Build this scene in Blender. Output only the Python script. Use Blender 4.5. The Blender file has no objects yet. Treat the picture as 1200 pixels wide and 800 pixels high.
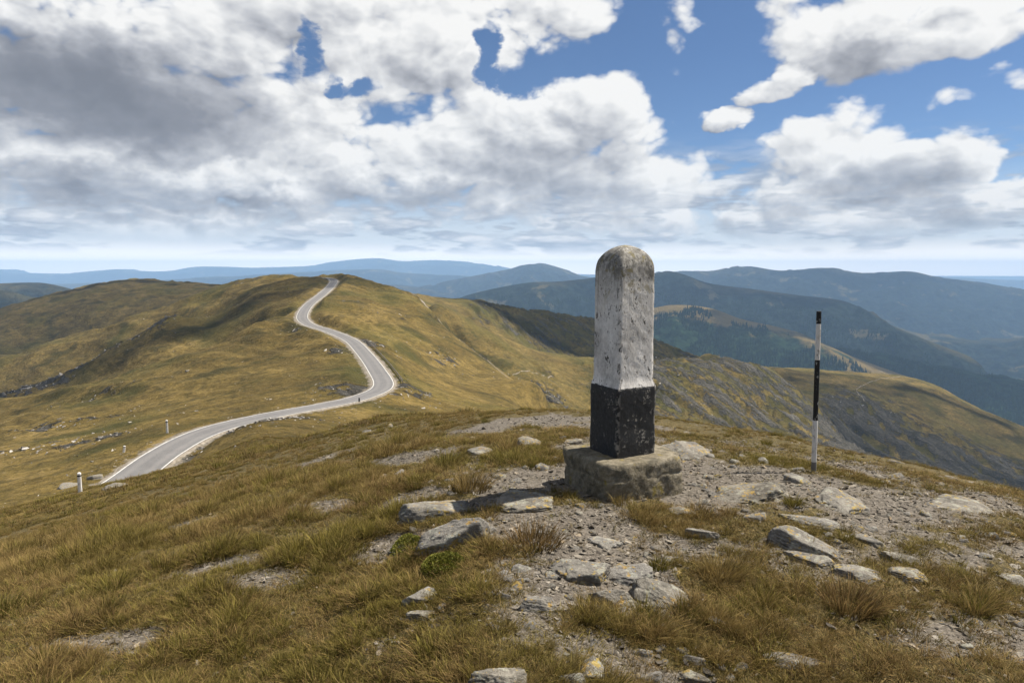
import bpy, bmesh, math, random
import numpy as np
from mathutils import Vector, Matrix

random.seed(7)
S = bpy.context.scene
COL = S.collection
R = math.radians

# ------------------------------------------------------------------ camera
CAM_Z = 1.67
PITCH = 5.85
cd = bpy.data.cameras.new('camera')
cd.sensor_width = 36.0
cd.lens = 24.0
cd.clip_start = 0.05
cd.clip_end = 200000.0
cam = bpy.data.objects.new('camera', cd)
COL.objects.link(cam)
cam.location = (0, 0, CAM_Z)
cam.rotation_euler = (R(90 - PITCH), 0, 0)
S.camera = cam

# ------------------------------------------------------------------ render settings
S.view_settings.view_transform = 'Standard'
S.view_settings.look = 'None'
S.view_settings.exposure = 1.1
S.view_settings.gamma = 1.0
cy = S.cycles
cy.use_denoising = True
cy.max_bounces = 4
cy.diffuse_bounces = 2
cy.glossy_bounces = 1
cy.transmission_bounces = 2
cy.transparent_max_bounces = 4
cy.volume_bounces = 1
cy.caustics_reflective = False
cy.caustics_refractive = False
cy.use_adaptive_sampling = True
cy.adaptive_threshold = 0.02

# ------------------------------------------------------------------ sun
SUN_EL, SUN_AZ = 56.0, 70.0          # azimuth clockwise from +Y (view direction)
sl = bpy.data.lights.new('sun', 'SUN')
sl.energy = 4.6
sl.angle = R(0.53)
sl.color = (1.0, 0.925, 0.81)
sun = bpy.data.objects.new('sun', sl)
COL.objects.link(sun)
SUN_DIR = Vector((math.sin(R(SUN_AZ)) * math.cos(R(SUN_EL)), math.cos(R(SUN_AZ)) * math.cos(R(SUN_EL)), math.sin(R(SUN_EL))))
sun.rotation_euler = SUN_DIR.to_track_quat('Z', 'Y').to_euler()


# ------------------------------------------------------------------ node helper
class NB:
    def __init__(self, nt):
        self.nt = nt
        nt.nodes.clear()

    def node(self, t, **kw):
        n = self.nt.nodes.new(t)
        for k, v in kw.items():
            setattr(n, k, v)
        return n

    def put(self, sock, v):
        if v is None:
            return
        if isinstance(v, bpy.types.NodeSocket):
            self.nt.links.new(v, sock)
        else:
            try:
                sock.default_value = v
            except Exception:
                sock.default_value = tuple(v) + (1.0,)

    def m(self, op, a, b=None, c=None, clamp=False):
        n = self.node('ShaderNodeMath', operation=op, use_clamp=clamp)
        for s, v in zip(n.inputs, (a, b, c)):
            self.put(s, v)
        return n.outputs[0]

    def v(self, op, a, b=None, c=None, out=0):
        n = self.node('ShaderNodeVectorMath', operation=op)
        self.put(n.inputs[0], a)
        if b is not None:
            self.put(n.inputs['Scale'] if op == 'SCALE' else n.inputs[1], b)
        if c is not None:
            self.put(n.inputs[2], c)
        return n.outputs['Value'] if op in ('DOT_PRODUCT', 'LENGTH', 'DISTANCE') else n.outputs[0]

    def xyz(self, x, y, z):
        n = self.node('ShaderNodeCombineXYZ')
        for s, v in zip(n.inputs, (x, y, z)):
            self.put(s, v)
        return n.outputs[0]

    def sep(self, v):
        n = self.node('ShaderNodeSeparateXYZ')
        self.put(n.inputs[0], v)
        return n.outputs

    def mapr(self, x, a, b, c=0.0, d=1.0, smooth=True):
        n = self.node('ShaderNodeMapRange', interpolation_type='SMOOTHSTEP' if smooth else 'LINEAR')
        for s, v in zip(n.inputs, (x, a, b, c, d)):
            self.put(s, v)
        return n.outputs[0]

    def noise(self, vec, scale, detail=4, rough=0.55, lac=2.0, dist=0.0, col=False, dims='3D'):
        n = self.node('ShaderNodeTexNoise', noise_dimensions=dims)
        if vec is not None:
            self.put(n.inputs['Vector'], vec)
        self.put(n.inputs['Scale'], scale)
        self.put(n.inputs['Detail'], detail)
        self.put(n.inputs['Roughness'], rough)
        self.put(n.inputs['Lacunarity'], lac)
        self.put(n.inputs['Distortion'], dist)
        return n.outputs['Color' if col else 0]

    def voro(self, vec, scale, feature='F1', detail=0, rough=0.5, lac=2.0, rnd=1.0, out='Distance'):
        n = self.node('ShaderNodeTexVoronoi', feature=feature)
        if vec is not None:
            self.put(n.inputs['Vector'], vec)
        self.put(n.inputs['Scale'], scale)
        if feature in ('F1', 'F2', 'SMOOTH_F1'):
            self.put(n.inputs['Detail'], detail)
            self.put(n.inputs['Roughness'], rough)
            self.put(n.inputs['Lacunarity'], lac)
        self.put(n.inputs['Randomness'], rnd)
        return n.outputs[out]

    def mix(self, f, a, b, blend='MIX'):
        n = self.node('ShaderNodeMix', data_type='RGBA', blend_type=blend)
        self.put(n.inputs[0], f)
        for s, v in ((n.inputs[6], a), (n.inputs[7], b)):
            if isinstance(v, (tuple, list)) and len(v) == 3:
                v = tuple(v) + (1.0,)
            self.put(s, v)
        return n.outputs[2]

    def ramp(self, f, stops):
        n = self.node('ShaderNodeValToRGB')
        self.put(n.inputs[0], f)
        el = n.color_ramp.elements
        while len(el) < len(stops):
            el.new(0.5)
        for e, (p, c) in zip(el, stops):
            e.position = p
            e.color = tuple(c) + (1.0,) if len(c) == 3 else c
        return n.outputs[0]

    def attr(self, name, out='Fac'):
        n = self.node('ShaderNodeAttribute', attribute_name=name)
        return n.outputs[out]


def material(name, fn):
    """fn(nb) -> dict(color, rough, bump height socket, bump strength, distance, spec, translucent)"""
    mt = bpy.data.materials.new(name)
    mt.use_nodes = True
    nb = NB(mt.node_tree)
    r = fn(nb)
    p = nb.node('ShaderNodeBsdfPrincipled')
    nb.put(p.inputs['Base Color'], r['color'] if not isinstance(r['color'], tuple) else tuple(r['color'][:3]) + (1.0,))
    nb.put(p.inputs['Roughness'], r.get('rough', 0.9))
    nb.put(p.inputs['Specular IOR Level'], r.get('spec', 0.25))
    nb.put(p.inputs['Metallic'], r.get('metal', 0.0))
    if 'bump' in r:
        b = nb.node('ShaderNodeBump')
        nb.put(b.inputs['Height'], r['bump'])
        nb.put(b.inputs['Strength'], r.get('bstr', 0.6))
        nb.put(b.inputs['Distance'], r.get('bdist', 0.02))
        nb.put(p.inputs['Normal'], b.outputs[0])
    sh = p.outputs[0]
    if 'trans' in r:
        t = nb.node('ShaderNodeBsdfTranslucent')
        nb.put(t.inputs['Color'], r['color'])
        mx = nb.node('ShaderNodeMixShader')
        nb.put(mx.inputs[0], r['trans'])
        nb.nt.links.new(sh, mx.inputs[1])
        nb.nt.links.new(t.outputs[0], mx.inputs[2])
        sh = mx.outputs[0]
    o = nb.node('ShaderNodeOutputMaterial')
    nb.nt.links.new(sh, o.inputs[0])
    return mt


# ------------------------------------------------------------------ photograph pixel -> direction / point
CP, SP = math.cos(R(PITCH)), math.sin(R(PITCH))


def pix_dir(u, v):
    a, b = (u - 600.0) / 800.0, (400.0 - v) / 800.0
    return np.array((a, CP + b * SP, -SP + b * CP))


def pt(u, v, d):
    w = pix_dir(u, v)
    w = w * (d / w[1])
    return np.array((w[0], w[1], w[2] + CAM_Z))


# ------------------------------------------------------------------ sky
def azel(u, v):
    w = pix_dir(u, v)
    return math.atan2(w[0], w[1]), math.atan2(w[2], math.hypot(w[0], w[1]))


W = bpy.data.worlds.new('World')
S.world = W
W.use_nodes = True
W.cycles.sampling_method = 'NONE'


def ell(u, v, ru, rv):
    """an angular ellipse (centre azimuth, elevation, radii) for a cloud seen about there"""
    a0, e0 = azel(u, v)
    a1, _ = azel(u + ru, v)
    am, _ = azel(u - ru, v)
    _, e1 = azel(u, v - rv)
    _, em = azel(u, v + rv)
    return a0, e0, (a1 - am) / 2, (e1 - em) / 2


# cloud bodies: (u, v, ru, rv, weight)
CLOUDS = [
    (90, 60, 330, 160, 1.0), (60, 200, 330, 110, 0.95), (280, 120, 150, 90, 1.1), (205, 150, 90, 60, 1.5), (260, 205, 90, 40, 1.3), (420, 30, 130, 60, 0.85), (480, 190, 170, 90, 1.0),
    (330, 230, 260, 60, 0.9), (230, 20, 200, 60, 0.9), (530, 30, 60, 55, 0.6), (510, 110, 60, 50, 0.8),
    (650, 190, 130, 90, 1.0), (705, 135, 85, 60, 1.15), (770, 235, 100, 55, 1.0), (620, 240, 170, 50, 1.0), (560, 140, 60, 60, 0.8),
    (470, 60, 150, 90, 1.25), (390, 10, 160, 50, 1.2), (540, 60, 40, 60, .9), (330, 150, 130, 70, 1.2), (140, 170, 120, 60, 1.3), (110, 190, 90, 50, 1.3),
    (650, 16, 85, 44, 0.85), (800, 30, 30, 50, 0.62),
    (1010, 40, 115, 66, 1.0), (1150, 22, 120, 48, 1.0), (905, 95, 42, 30, 1.0), (850, 140, 36, 20, 1.0), (930, 30, 50, 50, 0.6),
    (1005, 185, 105, 72, 1.4), (1075, 208, 85, 68, 1.25), (935, 235, 70, 50, 0.95), (1150, 250, 90, 35, 0.95), (1010, 262, 190, 32, 0.9),
    (1120, 114, 60, 22, 0.72), (1185, 84, 60, 22, 0.75), (880, 255, 60, 30, 0.8),
]
# soft blue openings
HOLES = [(364, 54, 17, 40, 0.66), (412, 106, 50, 13, 0.58), (384, 92, 14, 20, .45), (578, 60, 20, 50, 0.8), (612, 98, 36, 24, 0.75)]
# thick shaded hearts of clouds (their undersides)
HEARTS = [(110, 112, 230, 66, 1.5), (60, 215, 240, 24, 0.75), (250, 236, 230, 16, 0.8), (480, 228, 120, 22, 0.85), (660, 205, 110, 42, 0.7),
          (1010, 80, 75, 44, 0.8), (1065, 215, 75, 42, 0.8), (960, 235, 60, 26, 0.45), (610, 268, 90, 16, 0.5), (1130, 262, 70, 16, 0.6), (870, 268, 60, 14, 0.4), (200, 262, 260, 10, 0.5)]


def build_sky():
    nb = NB(W.node_tree)
    tc = nb.node('ShaderNodeTexCoord')
    D = tc.outputs['Generated']
    dx, dy, dz = nb.sep(D)
    hor = nb.m('SQRT', nb.m('MULTIPLY_ADD', dx, dx, nb.m('MULTIPLY', dy, dy)))
    az = nb.m('ARCTAN2', dx, dy)
    el = nb.m('ARCTAN2', dz, hor)

    def cover(q):
        acc = None
        for (u, v, ru, rv, w) in CLOUDS:
            a0, e0, ra, re = ell(u, v, ru, rv)
            t = nb.v('MULTIPLY_ADD', q, (1 / ra, 1 / re, 0), (-a0 / ra, -e0 / re, 0))
            d2 = nb.v('DOT_PRODUCT', t, t)
            f = nb.m('MULTIPLY_ADD', d2, -0.75 * w, w)
            acc = f if acc is None else nb.m('MAXIMUM', acc, f)
        acc = nb.m('MAXIMUM', acc, -0.6)
        return acc

    def openings(q):
        acc = None
        for (u, v, ru, rv, w) in HOLES:
            a0, e0, ra, re = ell(u, v, ru, rv)
            t = nb.v('MULTIPLY_ADD', q, (1 / ra, 1 / re, 0), (-a0 / ra, -e0 / re, 0))
            d2 = nb.v('DOT_PRODUCT', t, t)
            f = nb.m('MAXIMUM', nb.m('MULTIPLY_ADD', d2, -1.25 * w, 1.25 * w), 0.0)
            acc = f if acc is None else nb.m('ADD', acc, f)
        return acc

    def puff(vec, det):
        # cauliflower relief: heaped round heads of several sizes over broad noise
        warp = nb.noise(vec, 5.0, 4, 0.55, col=True)
        vw = nb.v('ADD', vec, nb.v('SCALE', nb.v('SUBTRACT', warp, (0.5, 0.5, 0.5)), 0.085))
        n = nb.noise(vw, 3.6, det, 0.52)
        acc = nb.m('MULTIPLY', nb.m('SUBTRACT', n, 0.5), 1.5)
        for sc, am in ((7.0, 0.80), (16.0, 0.56), (37.0, 0.30), (80.0, 0.14)):
            d = nb.voro(vw, sc)
            h = nb.m('SUBTRACT', 0.62, nb.m('MULTIPLY', d, d))
            acc = nb.m('MULTIPLY_ADD', h, am, acc)
        return nb.m('SUBTRACT', acc, 0.98)

    sv = nb.xyz(dx, dy, nb.m('MULTIPLY', dz, 1.5))
    q = nb.xyz(az, el, 0.0)
    qw = nb.v('SUBTRACT', nb.noise(sv, 7.0, 5, 0.6, col=True), (0.5, 0.5, 0.5))
    q = nb.v('ADD', q, nb.v('MULTIPLY', qw, (0.13, 0.09, 0.0)))
    # the sky beyond the view carries on half clouded
    wide = nb.noise(sv, 1.6, 3, 0.5)
    out = nb.m('MAXIMUM', nb.mapr(nb.m('ABSOLUTE', az), 0.68, 0.9), nb.mapr(el, 0.36, 0.5))
    wide = nb.m('MULTIPLY_ADD', wide, 3.4, -1.25)

    def dens(qv, pv, det):
        c = cover(qv)
        c = nb.m('ADD', c, nb.m('MULTIPLY', out, nb.m('SUBTRACT', wide, c)))
        return nb.m('ADD', c, nb.m('MULTIPLY', puff(pv, det), 0.95))

    d0 = dens(q, sv, 8)
    off = 0.020
    lx, lz = 0.62, 0.78
    q1 = nb.v('ADD', q, (lx * off, lz * off, 0))
    p1 = nb.v('ADD', sv, (lx * off, 0.0, lz * off * 1.5))
    d1 = dens(q1, p1, 5)
    ragged = nb.m('MULTIPLY_ADD', nb.m('SUBTRACT', nb.noise(sv, 14.0, 6, 0.68, dist=0.6), 0.5), 1.7, openings(q))
    alpha = nb.m('MULTIPLY', nb.mapr(d0, -0.05, 0.30), nb.mapr(ragged, 0.22, 0.72, 1.0, 0.0))
    lit = nb.m('MULTIPLY', nb.m('SUBTRACT', d0, d1), 1.0)
    # hearts
    hacc = None
    hq = nb.v('ADD', q, nb.v('SCALE', qw, 0.06))
    for (u, v, ru, rv, w) in HEARTS:
        a0, e0, ra, re = ell(u, v, ru, rv)
        t = nb.v('MULTIPLY_ADD', hq, (1 / ra, 1 / re, 0), (-a0 / ra, -e0 / re, 0))
        f = nb.m('MAXIMUM', nb.m('MULTIPLY_ADD', nb.v('DOT_PRODUCT', t, t), -0.6 * w, w), 0.0)
        hacc = f if hacc is None else nb.m('MAXIMUM', hacc, f)
    hacc = nb.m('ADD', hacc, nb.m('MULTIPLY', out, nb.mapr(wide, 0.3, 1.0, 0.0, 0.6)))
    thick = nb.mapr(d0, 0.25, 1.3)
    soft = nb.m('MULTIPLY_ADD', nb.m('MINIMUM', hacc, 1.0), -0.42, 0.78)
    shade = nb.m('MULTIPLY_ADD', lit, soft, 0.87)
    shade = nb.m('SUBTRACT', shade, nb.m('MULTIPLY', thick, 0.11))
    shade = nb.m('SUBTRACT', shade, nb.m('MULTIPLY', hacc, 0.46))
    shade = nb.m('MINIMUM', nb.m('MAXIMUM', shade, 0.12), 1.0)
    cloud = nb.ramp(shade, [(0.0, (0.17, 0.18, 0.21)), (0.3, (0.27, 0.28, 0.315)), (0.58, (0.53, 0.54, 0.57)), (0.85, (0.82, 0.82, 0.82)), (1.0, (0.97, 0.96, 0.94))])

    sky = nb.node('ShaderNodeTexSky', sky_type='NISHITA')
    sky.sun_disc = False
    sky.sun_elevation = R(SUN_EL)
    sky.sun_rotation = R(SUN_AZ)
    sky.altitude = 2100
    sky.air_density = 1.0
    sky.dust_density = 0.6
    sky.ozone_density = 1.6
    STR = 0.05
    GAIN = 0.465          # the picture is exposed brighter by the same factor
    # far low cloud decks: flat bars and small heads near the horizon
    lv = nb.xyz(dx, dy, nb.m('MULTIPLY', dz, 4.2))
    ln = nb.m('ADD', nb.noise(lv, 5.0, 7, 0.6, dist=0.2), nb.m('MULTIPLY', nb.m('SUBTRACT', 0.5, nb.voro(lv, 15.0, detail=2)), 0.34))
    lm = nb.m('MULTIPLY', nb.mapr(el, 0.018, 0.04), nb.mapr(el, 0.19, 0.10))
    la = nb.m('MULTIPLY', nb.mapr(ln, 0.30, 0.43), lm)
    lv2 = nb.xyz(nb.m('ADD', dx, 0.01), dy, nb.m('MULTIPLY_ADD', dz, 4.2, 0.06))
    ln2 = nb.noise(lv2, 5.0, 4, 0.6, dist=0.2)
    ls = nb.m('MULTIPLY_ADD', nb.m('SUBTRACT', ln, ln2), 4.0, 0.6, clamp=True)
    lcol = nb.ramp(ls, [(0.0, (0.38, 0.41, 0.47)), (0.5, (0.60, 0.62, 0.66)), (1.0, (0.93, 0.92, 0.90))])
    base = nb.v('MULTIPLY', sky.outputs[0], (0.068, 0.080, 0.094))
    hazec = nb.mapr(el, 0.15, 0.0)
    base = nb.mix(nb.m('MULTIPLY', hazec, 0.95), base, (0.93, 0.93, 0.92))
    base = nb.mix(nb.mapr(el, 0.045, 0.0), base, (2.5, 2.15, 1.72))
    base = nb.mix(nb.m('MULTIPLY', la, 0.9), base, lcol)
    low = nb.mapr(el, 0.025, 0.075)
    body = nb.m('SUBTRACT', 1.0, nb.m('MULTIPLY', nb.m('MULTIPLY', la, 0.75), nb.mapr(el, 0.15, 0.05)))
    col = nb.mix(nb.m('MULTIPLY', nb.m('MULTIPLY', alpha, low), body), base, cloud)
    bg = nb.node('ShaderNodeBackground')
    nb.put(bg.inputs['Color'], nb.v('SCALE', col, GAIN / STR))
    bg.inputs['Strength'].default_value = STR
    o = nb.node('ShaderNodeOutputWorld')
    nb.nt.links.new(bg.outputs[0], o.inputs[0])


build_sky()

# ------------------------------------------------------------------ numpy noise
_rng = np.random.default_rng(11)
_PERM = _rng.permutation(4096).astype(np.int64)
_GX = np.cos(np.linspace(0, 2 * np.pi, 4096, endpoint=False))[_rng.permutation(4096)]
_GY = np.sin(np.linspace(0, 2 * np.pi, 4096, endpoint=False))
_GX = np.cos(np.linspace(0, 2 * np.pi, 4096, endpoint=False))


def _perlin(x, y):
    xi, yi = np.floor(x).astype(np.int64), np.floor(y).astype(np.int64)
    xf, yf = x - xi, y - yi
    u = xf * xf * xf * (xf * (xf * 6 - 15) + 10)
    w = yf * yf * yf * (yf * (yf * 6 - 15) + 10)

    def g(ix, iy, fx, fy):
        h = _PERM[(_PERM[ix & 4095] + iy) & 4095]
        return _GX[h] * fx + _GY[h] * fy
    a = g(xi, yi, xf, yf)
    b = g(xi + 1, yi, xf - 1, yf)
    c = g(xi, yi + 1, xf, yf - 1)
    d = g(xi + 1, yi + 1, xf - 1, yf - 1)
    return (a + (b - a) * u) * (1 - w) + (c + (d - c) * u) * w


def fbm(x, y, oct=4, gain=0.5, ridged=False, seed=0.0):
    s, amp, tot = 0.0, 1.0, 0.0
    x, y = x + seed * 17.3, y - seed * 9.1
    for i in range(oct):
        n = _perlin(x, y) * 1.4
        if ridged:
            n = 1.0 - 2.0 * np.abs(n)
        s = s + n * amp
        tot += amp
        amp *= gain
        x, y = x * 2.03 + 13.7, y * 2.03 + 7.9
    return s / tot


def sstep(a, b, x):
    t = np.clip((x - a) / (b - a), 0, 1)
    return t * t * (3 - 2 * t)


# ------------------------------------------------------------------ the lie of the land: heights surveyed at known points
near_xyz = []
for d, row in {
    -60: [(-60, -8), (-20, -6), (20, -6), (60, -8)],
    -15: [(-15, -2.2), (0, -1.2), (15, -2)],
    -4: [(-4, -.6), (0, -.15), (4, -.3)],
    0.5: [(-5, -.7), (-1.5, -.12), (0, 0), (1.5, 0), (5, -.35)],
    2: [(-4, -.5), (-1.5, -.15), (0, 0), (1.5, -.02), (4, -.22)],
    3: [(-2.25, -.28), (0, -.02), (2.25, -.1), (-6, -1.1), (6, -.5)],
    5: [(-3.75, -.75), (-1.9, -.33), (0, -.02), (.85, 0), (2.2, -.03), (3.75, -.22)],
    8: [(-6, -1.75), (-3, -.95), (0, -.27), (1.6, -.25), (3, -.42), (6, -.98)],
    12: [(-9, -3.2), (-4.5, -1.95), (-2.25, -1.3), (0, -.85), (2.25, -.9), (4.5, -1.28), (6.75, -1.9), (9, -2.5)],
    20: [(6, -4.4), (3.75, -3.8), (7.5, -5.2), (15, -8.5), (0, -2.7), (30, -16)],
    40: [(7.5, -14), (15, -18), (30, -27), (0, -10), (60, -40)],
    80: [(15, -32), (30, -42), (60, -58), (0, -26), (120, -85)],
}.items():
    near_xyz += [(x, d, z) for x, z in row]
near_xyz += [(-40, 10, -12), (-80, 20, -24), (-160, 60, -50), (40, 10, -9), (90, 20, -34), (200, 60, -95), (-300, 0, -80), (300, 0, -110), (0, -200, -40), (0, -600, -150), (-700, 100, -190), (700, 100, -260), (0, -2500, -500), (2500, 0, -620), (-2500, 0, -500)]

uvd = [
    # meadow falling away to the road on the left
    (450, 488, 22), (300, 531, 22), (200, 556, 25), (100, 574, 25), (0, 600, 25),
    (450, 526, 40), (440, 527, 80), (440, 490, 132), (300, 513, 50), (300, 499, 90), (360, 490, 110), (200, 558, 50), (200, 562, 72), (100, 590, 50), (90, 596, 75),
    (60, 562, 92), (0, 601, 50), (0, 588, 80), (0, 566, 102), (0, 545, 130), (-150, 620, 80), (-150, 560, 130),
    (60, 540, 120), (100, 520, 140), (170, 505, 130), (0, 520, 180), (0, 497, 260), (-150, 520, 260), (150, 490, 190), (250, 462, 205), (100, 498, 190), (300, 440, 230), (350, 440, 215), (330, 405, 290), (380, 445, 190), (400, 428, 225), (330, 470, 160),
    # spurs and hollows left of the ridge
    (300, 388, 325), (225, 422, 320), (175, 437, 320), (100, 455, 325), (50, 465, 330), (0, 478, 335), (-150, 510, 340),
    (300, 408, 385), (225, 441, 380), (100, 480, 390), (0, 505, 395), (-150, 530, 400),
    (300, 350, 470), (200, 377, 480), (170, 395, 470), (125, 417, 460), (88, 440, 450), (40, 455, 450), (0, 470, 450), (-150, 505, 450),
    (250, 382, 540), (200, 402, 545), (100, 458, 540), (0, 496, 540),
    (330, 326, 610), (275, 337, 625), (225, 352, 640), (150, 377, 650), (100, 395, 650), (50, 407, 650), (0, 421, 650), (-150, 465, 650),
    (230, 374, 840), (150, 408, 840), (50, 445, 840), (0, 458, 840), (-150, 490, 850),
    (0, 366, 1100), (50, 350, 1150), (100, 337, 1200), (150, 329, 1250), (180, 329, 1250), (230, 332, 1200), (265, 337, 1120), (300, 341, 1050), (-150, 420, 1100), (-300, 470, 1100),
    (100, 365, 1000), (0, 400, 950), (180, 355, 1000),
    (150, 360, 1700), (0, 400, 1600), (280, 370, 1600), (-300, 500, 1700),
    # summit of the ridge and its right flank
    (340, 330, 700), (330, 350, 800), (370, 325, 565), (397, 322.5, 560), (412, 327, 548), (437, 335, 522), (462, 341, 502), (480, 350, 486), (500, 367, 462), (525, 390, 432), (547, 405, 412), (575, 425, 382), (605, 448, 345), (640, 470, 305),
    (400, 345, 720), (437, 356, 640), (480, 380, 590), (525, 415, 530), (575, 450, 470), (360, 345, 700),
    (360, 345, 470), (330, 360, 440), (310, 375, 400),
    (420, 350, 440), (450, 370, 400), (480, 400, 340), (500, 430, 290), (520, 455, 240), (475, 440, 230), (560, 470, 225), (600, 480, 205), (650, 487, 195), (450, 345, 480), (430, 385, 330), (560, 440, 330),
    # second ridge, gullied
    (510, 361, 600), (537, 372, 610), (575, 390, 622), (612, 407, 640), (650, 415, 660), (675, 421, 680), (697, 424, 700), (732, 427, 720), (767, 428, 750), (800, 427, 780), (832, 426, 800), (878, 427, 830), (902, 433, 840), (920, 447, 815), (945, 472, 770), (970, 500, 730), (1010, 535, 690),
    (560, 420, 555), (600, 440, 520), (640, 455, 525), (697, 485, 515), (767, 495, 515), (850, 525, 520), (900, 545, 520), (780, 460, 625), (850, 470, 655), (900, 485, 690),
    (800, 560, 350), (900, 590, 350), (1000, 620, 350), (1200, 650, 350), (650, 520, 300), (700, 530, 330),
    (550, 388, 780), (650, 432, 830), (750, 445, 890), (830, 448, 960), (880, 445, 960), (900, 455, 920),
    # third ridge
    (480, 345, 860), (500, 347, 900), (550, 355, 950), (600, 366, 1000), (650, 373, 1020), (697, 380, 1050), (732, 391, 1070), (767, 402, 1090), (808, 414, 1120), (832, 424, 1140), (870, 440, 1150),
    (440, 352, 900), (500, 375, 1300), (600, 400, 1400), (800, 455, 1500), (700, 430, 1500),
    # fourth spur, right
    (906, 432, 1000), (955, 433, 1050), (1004, 436, 1080), (1039, 439, 1080), (1063, 441, 1080), (1095, 451, 1050), (1130, 472, 1000), (1165, 489, 950), (1200, 503, 920), (1350, 570, 850), (1500, 640, 800),
    (950, 470, 860), (1000, 480, 860), (1050, 490, 870), (1100, 520, 820), (1150, 545, 800), (1000, 535, 750), (1060, 545, 750), (1100, 565, 730), (1200, 590, 720), (1300, 640, 650),
    (950, 455, 1350), (1100, 490, 1350), (1200, 540, 1250), (1350, 600, 1200),
    # floor of the far valleys
    (-300, 470, 2500), (0, 440, 2500), (200, 430, 2500), (400, 430, 2500), (600, 455, 2500), (800, 470, 2500), (1000, 480, 2500), (1200, 485, 2500), (1500, 500, 2500),
]
# road centre line (pixel, distance), far end over the summit
ROAD_UVD = [(70, 612, 70), (112, 586, 78), (150, 563, 87), (193, 530, 99), (246, 504, 113), (318, 486, 129), (380, 475, 146), (424, 465, 161), (449, 452, 180), (441, 433, 207), (425, 412, 243), (410, 398, 272), (384, 387, 300), (362, 380, 321), (354, 371, 347), (361, 358, 388), (377, 345, 432), (387, 336, 476), (391, 328.5, 520), (380, 325.5, 556), (352, 327, 620), (338, 330, 680)]


def catmull(P, n):
    P = np.array(P, float)
    P = np.vstack([2 * P[0] - P[1], P, 2 * P[-1] - P[-2]])
    out = []
    for i in range(1, len(P) - 2):
        t = np.linspace(0, 1, n, endpoint=False)[:, None]
        a, b, c, d = P[i - 1], P[i], P[i + 1], P[i + 2]
        out.append(0.5 * ((2 * b) + (c - a) * t + (2 * a - 5 * b + 4 * c - d) * t ** 2 + (3 * b - a - 3 * c + d) * t ** 3))
    out.append(P[-2][None, :])
    return np.vstack(out)


ROAD = catmull([pt(*q) for q in ROAD_UVD], 40)
seg = np.linalg.norm(np.diff(ROAD[:, :2], axis=0), axis=1)
ss = np.concatenate([[0], np.cumsum(seg)])
n_r = int(ss[-1] / 1.2)
ROAD = np.stack([np.interp(np.linspace(0, ss[-1], n_r), ss, ROAD[:, k]) for k in range(3)], 1)
# even out the grade
for _ in range(30):
    ROAD[1:-1, 2] = 0.25 * ROAD[:-2, 2] + 0.5 * ROAD[1:-1, 2] + 0.25 * ROAD[2:, 2]
ROAD_HW = 2.75

ctrl = np.array(near_xyz + [tuple(pt(*q)) for q in uvd] + [tuple(p) for p in ROAD[5:-1:16]])


def _lp(x, y):
    r = np.hypot(x, y)
    return np.arctan2(x, y) * 2.4, np.log(np.maximum(r, 0.3)), np.maximum(r, 0.3)


_ca, _cl, _cr = _lp(ctrl[:, 0], ctrl[:, 1])
_cq = (ctrl[:, 2] - CAM_Z) / _cr
# wrap round behind
_wa = np.concatenate([_ca, _ca - 2 * np.pi * 2.4, _ca + 2 * np.pi * 2.4])
_keep = np.abs(_wa) < 9.5
_pa, _pl, _pq = _wa[_keep], np.tile(_cl, 3)[_keep], np.tile(_cq, 3)[_keep]
_c2 = 0.035 ** 2


def _ker(a, l):
    return np.sqrt(a * a + l * l + _c2)


_n = len(_pa)
_A = np.zeros((_n + 3, _n + 3))
_A[:_n, :_n] = _ker(_pa[:, None] - _pa[None], _pl[:, None] - _pl[None]) - np.eye(_n) * 0.0012
_A[:_n, _n] = 1
_A[:_n, _n + 1] = _pa
_A[:_n, _n + 2] = _pl
_A[_n:, :_n] = _A[:_n, _n:].T
_sol = np.linalg.solve(_A + np.eye(_n + 3) * 1e-12, np.concatenate([_pq, np.zeros(3)]))


def base_z(x, y):
    x, y = np.asarray(x, float).ravel(), np.asarray(y, float).ravel()
    out = np.empty_like(x)
    for i in range(0, len(x), 20000):
        a, l, r = _lp(x[i:i + 20000], y[i:i + 20000])
        q = _ker(a[:, None] - _pa[None], l[:, None] - _pl[None]) @ _sol[:_n] + _sol[_n] + _sol[_n + 1] * a + _sol[_n + 2] * l
        out[i:i + 20000] = CAM_Z + q * r
    return out


def road_near(x, y):
    """distance to the road's centre line and its height there"""
    d = np.full(x.shape, 1e9)
    z = np.zeros(x.shape)
    near = (y > 30) & (y < 760) & (x > -220) & (x < 60)
    idx = np.nonzero(near)[0]
    for i in range(0, len(idx), 20000):
        k = idx[i:i + 20000]
        dd = (x[k, None] - ROAD[None, :, 0]) ** 2 + (y[k, None] - ROAD[None, :, 1]) ** 2
        j = dd.argmin(1)
        d[k] = np.sqrt(dd[np.arange(len(k)), j])
        z[k] = ROAD[j, 2]
    return d, z


def blob(x, y, pts):
    """soft mask from world discs (x, y, rx, ry, weight)"""
    m = np.zeros_like(x)
    for (bx, by, rx, ry, w) in pts:
        m = np.maximum(m, w * np.exp(-((x - bx) / rx) ** 2 - ((y - by) / ry) ** 2))
    return m


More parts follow.
